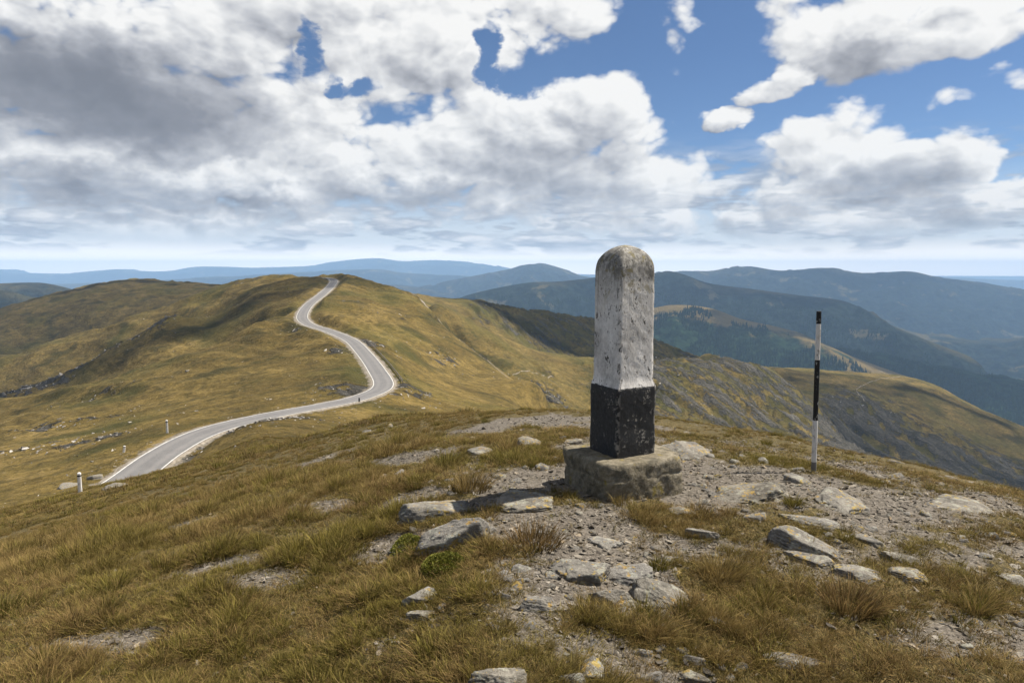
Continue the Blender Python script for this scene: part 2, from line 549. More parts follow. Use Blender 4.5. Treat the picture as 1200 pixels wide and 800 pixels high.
# bare stony ground, in metres
GRAVEL = [(0.9, 5.4, 1.5, 0.8, 1.0), (1.7, 5.9, 1.2, .9, .9), (.35, 4.3, .75, .6, 1.0), (0.55, 3.6, .5, .6, .95), (0.1, 5.3, .7, .6, .8), (-.25, 4.9, .6, .25, .7), (2.0, 5.2, 1.1, .5, 1.0), (.2, 9.2, 1.3, 1.3, .95),
          (1.3, 8.6, 1.0, .8, .8), (2.6, 5.4, .8, .7, .85), (3.3, 5.3, .9, .6, .7), (1.1, 4.1, .8, .35, .75), (2.4, 4.5, .7, .35, .75), (.5, 2.9, .4, .4, .8), (.75, 2.75, .3, .3, .7), (3.6, 6.4, 1.4, .8, .6), (-1.55, 4.1, .38, .22, .92), (-2.0, 4.5, .4, .25, .85), (-.85, 5.4, .35, .4, .9), (-1.5, 5.7, .55, .4, .82), (-3.0, 10.5, 1.2, .7, .82), (4.2, 4.6, .5, .25, .55), (3.0, 3.8, .3, .2, .55),
          (1.9, 3.4, .5, .25, .5), (.1, 3.2, .3, .5, .6),
          (2.6, 4.9, 1.3, 1.0, .72), (3.4, 4.2, 1.3, .9, .66), (1.6, 3.9, .9, .6, .68), (2.2, 3.2, 1.2, .5, .6), (4.2, 5.6, 1.4, 1.2, .66), (2.8, 7.2, 2.2, 1.3, .60), (.2, 3.7, .8, .9, .64), (-.4, 6.2, .9, .8, .58), (-.7, 4.4, .4, .35, .75), (-2.2, 3.5, .45, .2, .8), (.9, 7.2, 1.5, 1.1, .64), (-.6, 3.2, .5, .25, .4), (-2.9, 6.4, .9, .4, .76), (-1.2, 7.4, .9, .6, .8)]


def gravel_mask(x, y):
    g = blob(x, y, GRAVEL)
    n = fbm(x * 1.1, y * 1.1, 4, .6, seed=3)
    n2 = fbm(x * 4.3, y * 4.3, 3, .5, seed=5)
    far = 0.25 * sstep(9, 20, np.hypot(x, y)) * sstep(-9, 2, x)
    return np.clip(sstep(.34, .74, g + n * .58 + n2 * .20 + far * (n > .1)), 0, 1)


def face_mask(x, y):
    """how far a point lies on the broken rocky faces of the right hand ridges"""
    th, r = np.degrees(np.arctan2(x, y)), np.hypot(x, y)
    b = sstep(3.0, 10, th) * sstep(430, 560, r) * sstep(905, 830, r) * sstep(31, 27, th)
    b2 = sstep(22, 26.5, th) * sstep(560, 650, r) * sstep(1100, 960, r) * 1.0
    c = sstep(-6, -2, th) * sstep(19, 16, th) * sstep(800, 860, r) * sstep(1170, 1110, r) * 0.8
    a = sstep(-9.5, -7, th) * sstep(8, 2, th) * sstep(395, 450, r) * sstep(640, 560, r) * 0.55
    return np.maximum(np.maximum(b, b2), np.maximum(c, a))


def ground(x, y, extra=False):
    x, y = np.asarray(x, float).ravel(), np.asarray(y, float).ravel()
    r = np.hypot(x, y)
    z = base_z(x, y)
    # long swells and turf hummocks
    z = z + 0.0042 * np.clip(r - 25, 0, 900) * fbm(x / 60, y / 60, 5, .55, seed=1) * sstep(25, 120, r)
    rav = fbm((x * .55 + y * .83) / 42 + .5 * fbm(x / 120, y / 120, 2, seed=17), (x * .83 - y * .55) / 240, 4, .55, ridged=True, seed=16)
    z = z + sstep(-4, -12, np.degrees(np.arctan2(x, y))) * sstep(150, 330, r) * rav * 5.0
    z = z + 0.05 * fbm(x * .9, y * .9, 3, .5, seed=2) * sstep(60, 12, r)
    g = gravel_mask(x, y) * sstep(40, 15, r)
    z = z + (0.045 * np.abs(fbm(x * 2.4, y * 2.4, 3, .5, seed=4)) + .02) * (1 - g) * sstep(60, 12, r)
    z = z + 0.012 * fbm(x * 9, y * 9, 3, .6, seed=6) * g
    # gullies
    fm = face_mask(x, y)
    ga = (x * 0.80 + y * 0.60) / 26.0
    gb = (-x * 0.60 + y * 0.80) / 150.0
    wob = fbm(x / 90, y / 90, 3, .5, seed=8) * .7
    rg = fbm(ga + wob, gb, 5, .58, ridged=True, seed=9)
    z = z + fm * (np.sign(rg) * np.abs(rg) ** .8 * 15.0 - 3.0)
    # the road bench
    d, rz = road_near(x, y)
    k = sstep(ROAD_HW + 7.5, ROAD_HW + 1.4, d)
    z = z * (1 - k) + (rz - 0.16) * k
    # coarse stony relief far off
    rock = np.clip((.74 + .25 * sstep(22, 26, np.degrees(np.arctan2(x, y)))) * fm * sstep(-.05, .5, rg + .8 * fbm(x / 14, y / 14, 3, .6, seed=10)), 0, 1)
    rock = np.maximum(rock, sstep(.42, .62, fbm(x / 22, y / 30, 4, .62, seed=12)) * sstep(60, 140, r) * .75 * sstep(900, 500, r))
    rock = np.maximum(rock, 1.6 * blob(x, y, SCREE) * sstep(-.35, .25, fbm(x / 9, y / 9, 3, .6, seed=13)))
    z = z + sstep(90, 200, r) * rock * fbm(x / 5, y / 5, 3, .6, ridged=True, seed=14) * .9 * (1 - k)
    z = z + sstep(30, 90, r) * (fbm(x / 9, y / 9, 4, .6, seed=15) * .5 + .25 * np.abs(fbm(x / 3.2, y / 3.2, 2, .6, seed=18))) * (1 - k)
    if extra:
        cut = .9 * sstep(ROAD_HW + 3.4, ROAD_HW + .4, d)
        return z, g, rock, cut, fm
    return z


def scree(u, v, d, rx, ry, w=1.0):
    p = pt(u, v, d)
    return (p[0], p[1], rx, ry, w)


SCREE = [scree(40, 450, 452, 45, 30), scree(90, 430, 462, 30, 25), scree(180, 393, 478, 35, 25), scree(5, 440, 455, 60, 40), scree(430, 400, 268, 10, 14, .8), scree(405, 455, 172, 9, 9, .9), scree(470, 462, 178, 9, 12, .9),
         scree(140, 470, 250, 22, 7, .8), scree(60, 500, 190, 22, 8, .7), scree(110, 520, 140, 14, 5, .7), scree(30, 530, 150, 14, 6, .7), scree(640, 460, 470, 20, 50, .9), scree(1010, 480, 900, 60, 60, .6), scree(400, 415, 245, 6, 12, .7), scree(360, 400, 300, 14, 6, .7),
         scree(300, 335, 640, 30, 14, .7), scree(460, 372, 390, 20, 20, .5), scree(520, 415, 330, 14, 30, .5), scree(250, 520, 105, 8, 6, .9), scree(235, 532, 95, 7, 6, .9), scree(300, 505, 112, 12, 6, .8)]


# ------------------------------------------------------------------ mesh helpers
def link(o, parent=None):
    COL.objects.link(o)
    if parent is not None:
        o.parent = parent
    return o


def mesh_np(name, verts, faces, mats=(), smooth=True, attrs=None):
    verts = np.asarray(verts, np.float32)
    faces = np.asarray(faces, np.int32)
    me = bpy.data.meshes.new(name)
    k = faces.shape[1]
    me.vertices.add(len(verts))
    me.vertices.foreach_set('co', verts.ravel())
    me.loops.add(faces.size)
    me.loops.foreach_set('vertex_index', faces.ravel())
    me.polygons.add(len(faces))
    me.polygons.foreach_set('loop_start', np.arange(0, faces.size, k, dtype=np.int32))
    me.polygons.foreach_set('loop_total', np.full(len(faces), k, np.int32))
    me.update(calc_edges=True)
    if smooth:
        me.polygons.foreach_set('use_smooth', np.ones(len(faces), bool))
    for a, val in (attrs or {}).items():
        at = me.attributes.new(a, 'FLOAT', 'POINT')
        at.data.foreach_set('value', np.asarray(val, np.float32).ravel())
    for mt in mats:
        me.materials.append(mt)
    return me


def grid_faces(nr, nc, r0=0, r1=None):
    r1 = nr - 1 if r1 is None else r1
    i = np.arange(r0, r1)[:, None] * nc + np.arange(nc - 1)[None]
    i = i.ravel()
    return np.stack([i, i + 1, i + nc + 1, i + nc], 1)


def obj(name, me, parent=None, loc=None, kind=None, label=None, cat=None, group=None):
    o = bpy.data.objects.new(name, me)
    link(o, parent)
    if loc is not None:
        o.location = loc
    for k, v in (('kind', kind), ('label', label), ('category', cat), ('group', group)):
        if v:
            o[k] = v
    return o


# ------------------------------------------------------------------ materials of the land
def m_ground(nb):
    geo = nb.node('ShaderNodeNewGeometry')
    P = geo.outputs['Position']
    g = nb.attr('gravel')
    n1 = nb.noise(P, 0.6, 5, .6)
    n2 = nb.noise(P, 9.0, 4, .6)
    litter = nb.noise(nb.v('MULTIPLY', P, (1, .45, 1)), 85, 4, .7)
    turf = nb.ramp(nb.m('ADD', nb.m('MULTIPLY', n1, .6), nb.m('MULTIPLY', n2, .4)), [(.3, (.030, .026, .009)), (.5, (.055, .044, .016)), (.68, (.085, .064, .026))])
    turf = nb.mix(nb.mapr(litter, .50, .62), turf, (.15, .112, .05))
    turf = nb.mix(nb.mapr(litter, .47, .36), turf, (.016, .014, .006))
    Pw = nb.v('ADD', nb.v('MULTIPLY', P, (1.0, 1.5, 1.0)), nb.v('SCALE', nb.noise(P, 12, 3, .6, col=True), .06))
    v = nb.voro(Pw, 62.0, out='Color')
    vd = nb.voro(Pw, 62.0)
    chip = nb.ramp(nb.sep(v)[0], [(0, (.045, .039, .030)), (.35, (.088, .076, .060)), (.7, (.138, .120, .097)), (1, (.20, .178, .148))])
    fine = nb.noise(P, 70, 3, .6)
    chip = nb.mix(nb.mapr(vd, .35, .8, 0, .5), chip, (.07, .06, .05))
    chip = nb.mix(nb.mapr(fine, .45, .62, 0, .5), chip, (.13, .115, .10))
    gm = nb.mapr(nb.m('ADD', g, nb.m('MULTIPLY', nb.m('SUBTRACT', n2, .5), .8)), .3, .6)
    col = nb.mix(gm, turf, chip)
    h = nb.m('ADD', nb.m('MULTIPLY', nb.m('MULTIPLY', vd, gm), -.9), nb.m('ADD', nb.m('MULTIPLY', fine, .4), nb.noise(P, 25, 4, .7)))
    return dict(color=col, rough=.95, bump=h, bstr=.6, bdist=.010, spec=.15)


def m_hill(nb):
    geo = nb.node('ShaderNodeNewGeometry')
    P = geo.outputs['Position']
    rock, cut, fm = nb.attr('rock'), nb.attr('cut'), nb.attr('face')
    Ps = nb.v('MULTIPLY', P, (1, 1, 2.2))
    a = nb.noise(Ps, 0.011, 5, .6)
    b = nb.noise(Ps, 0.06, 5, .62)
    c = nb.noise(P, 0.5, 6, .75)
    t = nb.m('ADD', nb.m('ADD', nb.m('MULTIPLY', a, .30), nb.m('MULTIPLY', b, .34)), nb.m('MULTIPLY', c, .36))
    grass = nb.ramp(t, [(.36, (.042, .033, .012)), (.44, (.088, .063, .019)), (.51, (.140, .100, .029)), (.57, (.20, .142, .046)), (.67, (.285, .205, .083))])
    dark = nb.mapr(nb.noise(P, .035, 4, .6), .52, .66)
    grass = nb.mix(nb.m('MULTIPLY', dark, .75), grass, (.036, .034, .011))
    mott = nb.mapr(nb.noise(nb.v('MULTIPLY', P, (1, 1, 2.5)), .22, 6, .72), .47, .62)
    grass = nb.mix(nb.m('MULTIPLY', mott, .58), grass, (.040, .036, .012))
    spk = nb.mapr(nb.noise(P, .9, 4, .7), .64, .70)
    grass = nb.mix(nb.m('MULTIPLY', spk, .6), grass, (.26, .22, .15))
    olive = nb.mapr(nb.noise(P, .018, 3, .5), .46, .62)
    grass = nb.mix(nb.m('MULTIPLY', olive, .35), grass, (.070, .072, .016))
    green = nb.mapr(nb.noise(P, .03, 3, .5), .4, .6)
    grass = nb.mix(nb.m('MULTIPLY', fm, nb.m('MULTIPLY_ADD', green, .6, .1)), grass, (.064, .062, .017))
    grass = nb.v('SCALE', grass, .88)
    px, py, pz = nb.sep(P)
    sq = nb.xyz(nb.m('MULTIPLY_ADD', px, .80, nb.m('MULTIPLY', py, .60)), nb.m('MULTIPLY', nb.m('MULTIPLY_ADD', px, -.60, nb.m('MULTIPLY', py, .80)), .16), nb.m('MULTIPLY', pz, .16))
    streak = nb.noise(sq, .14, 6, .68, dist=.4)
    st = nb.ramp(nb.m('ADD', nb.m('MULTIPLY', nb.noise(P, .5, 5, .75), .5), nb.m('MULTIPLY', streak, .5)), [(.34, (.014, .013, .011)), (.5, (.042, .039, .032)), (.62, (.095, .088, .075)), (.74, (.21, .195, .17))])
    rk = nb.mapr(nb.m('ADD', rock, nb.m('MULTIPLY', nb.m('SUBTRACT', nb.m('MULTIPLY_ADD', streak, .65, nb.m('MULTIPLY', nb.noise(P, .16, 6, .75), .35)), .5), 3.4)), .56, .80)
    col = nb.mix(rk, grass, st)
    cutc = nb.mix(nb.noise(P, 1.2, 4, .7), (.10, .085, .06), (.27, .24, .20))
    ck = nb.mapr(nb.m('ADD', cut, nb.m('MULTIPLY', nb.m('SUBTRACT', nb.noise(P, .3, 4, .65), .5), 1.6)), .55, .85)
    col = nb.mix(ck, col, cutc)
    h = nb.m('ADD', nb.m('MULTIPLY', c, .9), nb.m('MULTIPLY', nb.noise(P, .16, 6, .7), 2.2))
    h = nb.m('ADD', h, nb.m('MULTIPLY', nb.m('MULTIPLY', rk, streak), 2.5))
    return dict(color=col, rough=.95, bump=h, bstr=.9, bdist=1.0, spec=.1)


M_GROUND = material('turf_and_shale', m_ground)
M_HILL = material('alpine_meadow', m_hill)

# ------------------------------------------------------------------ ground and hillside: one sheet in two pieces sharing a border
th = np.concatenate([np.linspace(-180, -58, 44, endpoint=False), np.linspace(-58, -40, 60, endpoint=False), np.arange(-40, 40, 0.125), np.linspace(40, 58, 60, endpoint=False), np.linspace(58, 180, 45)])
rr = np.exp(np.concatenate([np.linspace(math.log(.25), math.log(1.8), 16, endpoint=False), np.linspace(math.log(1.8), math.log(16), 260, endpoint=False), np.linspace(math.log(16), math.log(60), 70, endpoint=False), np.linspace(math.log(60), math.log(1300), 420, endpoint=False), np.linspace(math.log(1300), math.log(2500), 24)]))
TH, RR = np.meshgrid(np.radians(th), rr)
GX_, GY_ = (RR * np.sin(TH)).ravel(), (RR * np.cos(TH)).ravel()
GZ_, A_g, A_rock, A_cut, A_face = ground(GX_, GY_, True)
gv = np.stack([GX_, GY_, GZ_], 1)
nc = len(th)
cutrow = int(np.searchsorted(rr, 17.0))


def piece(name, r0, r1, mt, attrs):
    f = grid_faces(len(rr), nc, r0, r1)
    lo, hi = r0 * nc, (r1 + 1) * nc
    f = f[:, ::-1]
    me = mesh_np(name, gv[lo:hi], f - lo, [mt], True, {k: v[lo:hi] for k, v in attrs.items()})
    return obj(name, me, kind='structure')


piece('ground', 0, cutrow, M_GROUND, {'gravel': A_g})
piece('hillside', cutrow, len(rr) - 1, M_HILL, {'rock': A_rock, 'cut': A_cut, 'face': A_face})


def gz(x, y):
    return float(ground([x], [y])[0])


_LD = np.exp(np.linspace(math.log(1.5), math.log(1400), 900))


def hit(u, v):
    """where the sight line through a pixel of the photograph meets the ground"""
    w = pix_dir(u, v)
    w = w / math.hypot(w[0], w[1])
    lo = None
    for ds in (_LD,):
        h = CAM_Z + ds * w[2] - ground(ds * w[0], ds * w[1])
        k = np.nonzero(h < 0)[0]
        if len(k) == 0:
            return None
        k = k[0]
        d0, d1 = ds[max(k - 1, 0)], ds[k]
        t = np.linspace(d0, d1, 12)
        h = CAM_Z + t * w[2] - ground(t * w[0], t * w[1])
        j = np.nonzero(h < 0)[0]
        d = t[j[0]] if len(j) else d1
    return Vector((d * w[0], d * w[1], gz(d * w[0], d * w[1])))


# ------------------------------------------------------------------ road
def m_asphalt(nb):
    P = nb.node('ShaderNodeNewGeometry').outputs['Position']
    n = nb.noise(P, .35, 4, .6)
    f = nb.noise(P, 14, 3, .6)
    col = nb.mix(n, (.10, .097, .095), (.165, .16, .158))
    col = nb.mix(nb.mapr(f, .5, .7, 0, .4), col, (.08, .08, .08))
    # older patches
    p = nb.mapr(nb.noise(P, .12, 2, .5), .56, .58)
    col = nb.mix(nb.m('MULTIPLY', p, .45), col, (.11, .105, .105))
    ac = nb.m('ABSOLUTE', nb.attr('across'))
    lane = nb.m('MULTIPLY', nb.mapr(ac, .18, .42), nb.mapr(ac, .75, .5))
    col = nb.mix(nb.m('MULTIPLY', lane, .35), col, (.205, .198, .19))
    crk = nb.mapr(nb.m('ABSOLUTE', nb.m('SUBTRACT', nb.noise(P, .45, 5, .7), .5)), 0.0, .012, 1, 0)
    col = nb.mix(nb.m('MULTIPLY', crk, .5), col, (.05, .05, .05))
    dust = nb.m('MULTIPLY', nb.mapr(ac, .8, 1.0), nb.mapr(nb.noise(P, .5, 4, .7), .42, .6))
    col = nb.mix(nb.m('MULTIPLY', dust, .6), col, (.27, .24, .20))
    return dict(color=col, rough=.8, bump=f, bstr=.3, bdist=.01, spec=.3)


def m_line(nb):
    P = nb.node('ShaderNodeNewGeometry').outputs['Position']
    n = nb.noise(P, 3.0, 4, .7)
    return dict(color=nb.mix(nb.mapr(n, .42, .70), (.66, .65, .62), (.30, .29, .275)), rough=.7)


def m_shoulder(nb):
    P = nb.node('ShaderNodeNewGeometry').outputs['Position']
    n = nb.noise(P, 1.4, 5, .7)
    return dict(color=nb.ramp(n, [(.3, (.085, .07, .045)), (.5, (.19, .165, .13)), (.7, (.32, .285, .24))]), rough=.95, bump=n, bstr=.8, bdist=.08)


M_ASPH = material('asphalt', m_asphalt)
M_LINE = material('road_paint', m_line)
M_SHOU = material('crushed_stone', m_shoulder)
tan = np.gradient(ROAD[:, :2], axis=0)
tan /= np.linalg.norm(tan, axis=1)[:, None]
NRM = np.stack([tan[:, 1], -tan[:, 0]], 1)      # to the right of travel


def strip(offs, dz):
    v = []
    for o_, z_ in zip(offs, dz):
        o_ = np.broadcast_to(o_, len(ROAD))
        v.append(np.column_stack([ROAD[:, :2] + NRM * o_[:, None], ROAD[:, 2] + z_]))
    v = np.stack(v, 1).reshape(-1, 3)
    return v, grid_faces(len(ROAD), len(offs))[:, ::-1]


jag = fbm(np.arange(len(ROAD)) * .4, np.zeros(len(ROAD)), 3, .6, seed=21) * .5
jag2 = fbm(np.arange(len(ROAD)) * .4, np.ones(len(ROAD)) * 9.3, 3, .6, seed=22) * .5
v, f = strip([-ROAD_HW - .85 + jag, -ROAD_HW - .3, ROAD_HW + .3, ROAD_HW + .85 + jag2], [-.20, -.012, -.012, -.20])
obj('road_shoulder', mesh_np('road_shoulder', v, f, [M_SHOU]), kind='structure')
v, f = strip(np.linspace(-ROAD_HW - .1, ROAD_HW + .1, 7), [0, .02, .04, .05, .04, .02, 0])
obj('road', mesh_np('road', v, f, [M_ASPH], True, {'across': np.tile(np.linspace(-1, 1, 7), len(ROAD))}), kind='structure')
lv, lf, n0 = [], [], 0
for s in (-1, 1):
    v, f = strip([s * (ROAD_HW - .12) - .075, s * (ROAD_HW - .12) + .075], [.014, .014])
    lv.append(v)
    lf.append(f + n0)
    n0 += len(v)
obj('road_marking', mesh_np('road_marking', np.vstack(lv), np.vstack(lf), [M_LINE]), kind='structure')


def footpath(pts, w, mt):
    C = catmull([pt(*q) for q in pts], 30)[:, :2]
    C = C + np.stack([fbm(np.arange(len(C)) * .11, np.zeros(len(C)), 3, seed=33), fbm(np.arange(len(C)) * .11, np.ones(len(C)) * 5.5, 3, seed=34)], 1) * w * 1.5
    tn = np.gradient(C, axis=0)
    tn /= np.linalg.norm(tn, axis=1)[:, None]
    nn = np.stack([tn[:, 1], -tn[:, 0]], 1)
    ww = w * (.6 + .5 * np.abs(fbm(np.arange(len(C)) * .3, np.ones(len(C)) * 2.5, 3, seed=35)))
    L_, R_ = C - nn * ww[:, None], C + nn * ww[:, None]
    q = np.stack([L_, C, R_], 1).reshape(-1, 2)
    z = ground(q[:, 0], q[:, 1]) + .22
    me = mesh_np('footpath', np.column_stack([q, z]), grid_faces(len(C), 3)[:, ::-1], [mt])
    obj('footpath', me, kind='structure')


footpath([(455, 338, 508), (470, 346, 497), (497, 366, 472), (520, 386, 442), (545, 408, 414), (572, 428, 382), (598, 448, 350)], .8, M_SHOU)
footpath([(1063, 441, 1072), (1045, 446, 1045), (1016, 456, 985), (1003, 470, 930), (1012, 482, 880)], .8, M_SHOU)
footpath([(480, 350, 486), (530, 384, 455), (585, 412, 500), (650, 432, 560)], .7, M_SHOU)

# ------------------------------------------------------------------ mountains beyond
def m_mountain(grass, forest, fmin, fmax):
    def fn(nb):
        P = nb.node('ShaderNodeNewGeometry').outputs['Position']
        dn = nb.attr('below')
        n = nb.noise(P, .004, 6, .62)
        n2 = nb.noise(P, .0011, 4, .55)
        k = nb.mapr(nb.m('ADD', dn, nb.m('MULTIPLY', nb.m('SUBTRACT', nb.m('MULTIPLY_ADD', n2, .6, nb.m('MULTIPLY', n, .4)), .5), 520)), fmin, fmax)
        g = nb.mix(n, grass, tuple(c * .5 for c in grass))
        f = nb.mix(nb.mapr(nb.noise(P, .02, 4, .7), .35, .65), tuple(c * .4 for c in forest), tuple(c * 1.7 for c in forest))
        cl = nb.mapr(nb.noise(P, .0034, 5, .62), .60, .65)
        f = nb.mix(nb.m('MULTIPLY', cl, .65), f, (.12, .10, .05))
        sc = nb.mapr(nb.noise(P, .006, 6, .7), .63, .70)
        g = nb.mix(nb.m('MULTIPLY', sc, .6), g, (.24, .22, .19))
        return dict(color=nb.mix(k, g, f), rough=1.0, bump=nb.noise(P, .022, 6, .75), bstr=1.0, bdist=30.0, spec=.0)
    return fn


M_MT_NEAR = material('mountain_near', m_mountain((.115, .095, .040), (.011, .0165, .0135), -90, 50))
M_MT_FAR = material('mountain_far', m_mountain((.10, .085, .045), (.010, .0145, .0125), -170, 90))
M_MT_TAN = material('mountain_pasture', m_mountain((.20, .145, .055), (.014, .026, .013), 25, 60))
M_VAL = material('valley_forest', m_mountain((.09, .075, .035), (.013, .025, .012), -400, -200))
VALLEY = -640.0
HIGH = []


def mountain(name, crest, front, back, mt, slope=.45, rough=1.0, seed=0, n=220, m=70, spur=.35):
    """a ridge: crest given by sighted points, flanks cut by spurs and gullies down to the valley"""
    C = catmull([pt(*c) for c in crest], 30)
    L = np.concatenate([[0], np.cumsum(np.linalg.norm(np.diff(C[:, :2], axis=0), axis=1))])
    s = np.linspace(0, L[-1], n)
    c = np.stack([np.interp(s, L, C[:, k]) for k in range(3)], 1)
    mid = c[:, :2].mean(0)
    view = -mid / np.linalg.norm(mid)              # towards the viewer
    t = np.concatenate([-np.linspace(1, 0, m // 3, endpoint=False) ** 1.5 * back, np.linspace(0, 1, m) ** 1.5 * front])
    Sg, Tg = np.meshgrid(s, t)
    X = c[None, :, 0] + view[0] * t[:, None]
    Y = c[None, :, 1] + view[1] * t[:, None]
    Zc = np.broadcast_to(c[None, :, 2], X.shape)
    at = np.abs(Tg)
    span = front
    wl = span * .42
    w = fbm(Sg / wl + seed, Tg / (wl * 2.6), 4, .5, ridged=True, seed=seed + 30) * .5 + .5 * fbm(Sg / (wl * .4), Tg / wl, 4, .5, seed=seed + 31)
    fall = at * slope * (1 + spur * w * sstep(0, span * .25, at)) - slope * span * .04 * (1 - np.exp(-at / (span * .06)))
    fall = np.where(at > 0, fall, 0)
    # rounded top
    fall = slope * (np.sqrt(at ** 2 + (span * .10) ** 2) - span * .10) * (1 + spur * w)
    mid_ = span * .042 * fbm(X / (span * .20) + seed, Y / (span * .20), 5, .58, ridged=True, seed=seed + 45) * sstep(span * .02, span * .2, at)
    Z = Zc - fall + mid_ + rough * span * .010 * fbm(X / (span * .16), Y / (span * .16), 5, .55, seed=seed + 40) * sstep(0, span * .12, at)
    Z = np.clip(Z, VALLEY - 40, Zc + span * .002)
    HIGH.append(float(Z.max()))
    V = np.stack([X.ravel(), Y.ravel(), Z.ravel()], 1)
    me = mesh_np(name, V, grid_faces(len(t), n), [mt], True, {'below': (Zc - Z).ravel()})
    o = obj(name, me, kind='structure')
    return V.reshape(len(t), n, 3), (Zc - Z)


def plane_sheet():
    t = np.linspace(-math.pi, math.pi, 121)
    r = np.array([1500, 2200, 3200, 5000, 8000, 13000, 22000, 38000, 70000, 120000.0])
    T, Q = np.meshgrid(t, r)
    X, Y = Q * np.sin(T), Q * np.cos(T)
    Z = VALLEY + 40 * fbm(X / 1500, Y / 1500, 4, .5, seed=50) * (Q < 30000)
    me = mesh_np('valley', np.stack([X.ravel(), Y.ravel(), Z.ravel()], 1), grid_faces(len(r), len(t))[:, ::-1], [M_VAL], True, {'below': np.full(X.size, 100.0)})
    obj('valley', me, kind='structure')


plane_sheet()
# (u, v, distance) along each crest
mountain('mountain', [(-260, 322, 21000), (-100, 318, 21000), (0, 316, 20000), (25, 320, 20000), (82, 321, 20000), (145, 316, 20000), (162, 318, 20000), (200, 318, 20500), (237, 313, 21000), (300, 314, 21000), (362, 312, 21000), (400, 306, 21000), (432, 304, 21000), (462, 307, 21000), (500, 306, 21000), (550, 310, 21000), (600, 318, 21000), (680, 322, 21500), (800, 322, 22000)], 6000, 4000, M_MT_FAR, .16, seed=1, n=300)
mountain('mountain', [(-260, 330, 12000), (0, 334, 12000), (150, 331, 12000), (230, 326, 12500), (330, 321, 13000), (425, 316, 13000), (462, 320, 13000), (550, 325, 13000), (620, 334, 13000)], 3600, 3000, M_MT_FAR, .2, seed=2)
mountain('mountain', [(200, 350, 8500), (265, 334, 8500), (310, 327, 8500), (380, 330, 8600), (480, 336, 8700), (560, 350, 8600), (620, 356, 8500)], 3000, 2500, M_MT_FAR, .22, seed=3)
mountain('mountain', [(500, 336, 9500), (540, 328, 9500), (575, 321, 9600), (600, 316, 9700), (632, 309, 9800), (665, 317, 9800), (690, 325, 9800), (760, 330, 10000), (840, 345, 10000)], 3200, 2500, M_MT_FAR, .22, seed=4)
mountain('mountain', [(700, 333, 9500), (760, 322, 9000), (795, 318, 8800), (840, 318, 8600), (875, 312, 8400), (915, 317, 8200), (970, 314, 8000), (1010, 320, 7900), (1065, 318, 7700), (1100, 325, 7600), (1150, 331, 7500), (1200, 339, 7400), (1300, 350, 7300), (1450, 365, 7200)], 3000, 2500, M_MT_FAR, .3, seed=5, n=320, m=90)
mountain('mountain', [(1020, 322, 18000), (1120, 326, 18000), (1200, 329, 18000), (1400, 332, 18000)], 5000, 4000, M_MT_FAR, .14, seed=6)
F7 = mountain('mountain', [(500, 372, 4300), (537, 350, 4300), (575, 339, 4350), (620, 331, 4400), (650, 330, 4400), (682, 327, 4500), (720, 322, 4700), (767, 320, 4800), (782, 317.5, 4800), (800, 321, 4700), (832, 332, 4600), (885, 339, 4500), (937, 346, 4400), (990, 353, 4300), (1025, 372, 4100), (1070, 392, 3900), (1130, 415, 3700)], 1800, 1500, M_MT_NEAR, .42, seed=7, n=340, m=110, spur=.5)
F8 = mountain('mountain', [(700, 372, 3300), (760, 362, 3250), (790, 357, 3200), (832, 361, 3100), (870, 374, 3000), (920, 385, 2900), (950, 395, 2800), (1000, 418, 2700), (1060, 440, 2600)], 1200, 1000, M_MT_TAN, .46, seed=8, n=260, m=90, spur=.5)
mountain('mountain', [(980, 392, 5200), (1040, 386, 5200), (1100, 395, 5000), (1160, 400, 4900), (1220, 396, 4800), (1350, 400, 4700)], 1700, 1500, M_MT_NEAR, .24, seed=9, n=240)
F10 = mountain('mountain', [(860, 420, 3000), (940, 410, 3000), (1020, 415, 2950), (1080, 428, 2900), (1150, 440, 2800), (1220, 452, 2700), (1380, 470, 2600)], 1000, 1100, M_VAL, .30, seed=10, n=240)
mountain('mountain', [(-300, 345, 3600), (-100, 336, 3500), (0, 332, 3400), (40, 331, 3400), (60, 333, 3400), (85, 339, 3400), (130, 352, 3400)], 1500, 1300, M_MT_NEAR, .36, seed=11)
mountain('mountain', [(-300, 352, 2700), (-80, 342, 2600), (0, 340, 2600), (25, 345, 2600), (50, 350, 2600), (100, 364, 2600)], 1000, 1000, M_MT_NEAR, .4, seed=12)

# ------------------------------------------------------------------ air
def build_haze():
    me = bpy.data.meshes.new('haze')
    x, y0, y1, z0, z1 = 30000, -4000, 27000, VALLEY - 81, max(HIGH) + 12
    vs = [(sx * x, yy, zz) for zz in (z0, z1) for (sx, yy) in ((-1, y0), (1, y0), (1, y1), (-1, y1))]
    me.from_pydata(vs, [], [(3, 2, 1, 0), (4, 5, 6, 7), (0, 1, 5, 4), (1, 2, 6, 5), (2, 3, 7, 6), (3, 0, 4, 7)])
    mt = bpy.data.materials.new('air')
    mt.use_nodes = True
    nb = NB(mt.node_tree)
    p = nb.node('ShaderNodeVolumePrincipled')
    p.inputs['Color'].default_value = (.42, .66, 1.0, 1)
    p.inputs['Density'].default_value = HAZE_DENSITY
    p.inputs['Anisotropy'].default_value = 0.0
    o = nb.node('ShaderNodeOutputMaterial')
    nb.nt.links.new(p.outputs[0], o.inputs['Volume'])
    me.materials.append(mt)
    ob = obj('haze', me, kind='stuff')
    ob['label'] = 'pale blue haze filling the valleys between the mountains'


HAZE_DENSITY = 6.2e-5
build_haze()

# ------------------------------------------------------------------ kilometre stone
def empty(name, loc, label, cat, group=None, rz=0.0):
    o = bpy.data.objects.new(name, None)
    o.empty_display_size = .1
    link(o)
    o.location = loc
    o.rotation_euler = (0, 0, rz)
    o['label'] = label
    o['category'] = cat
    if group:
        o['group'] = group
    return o


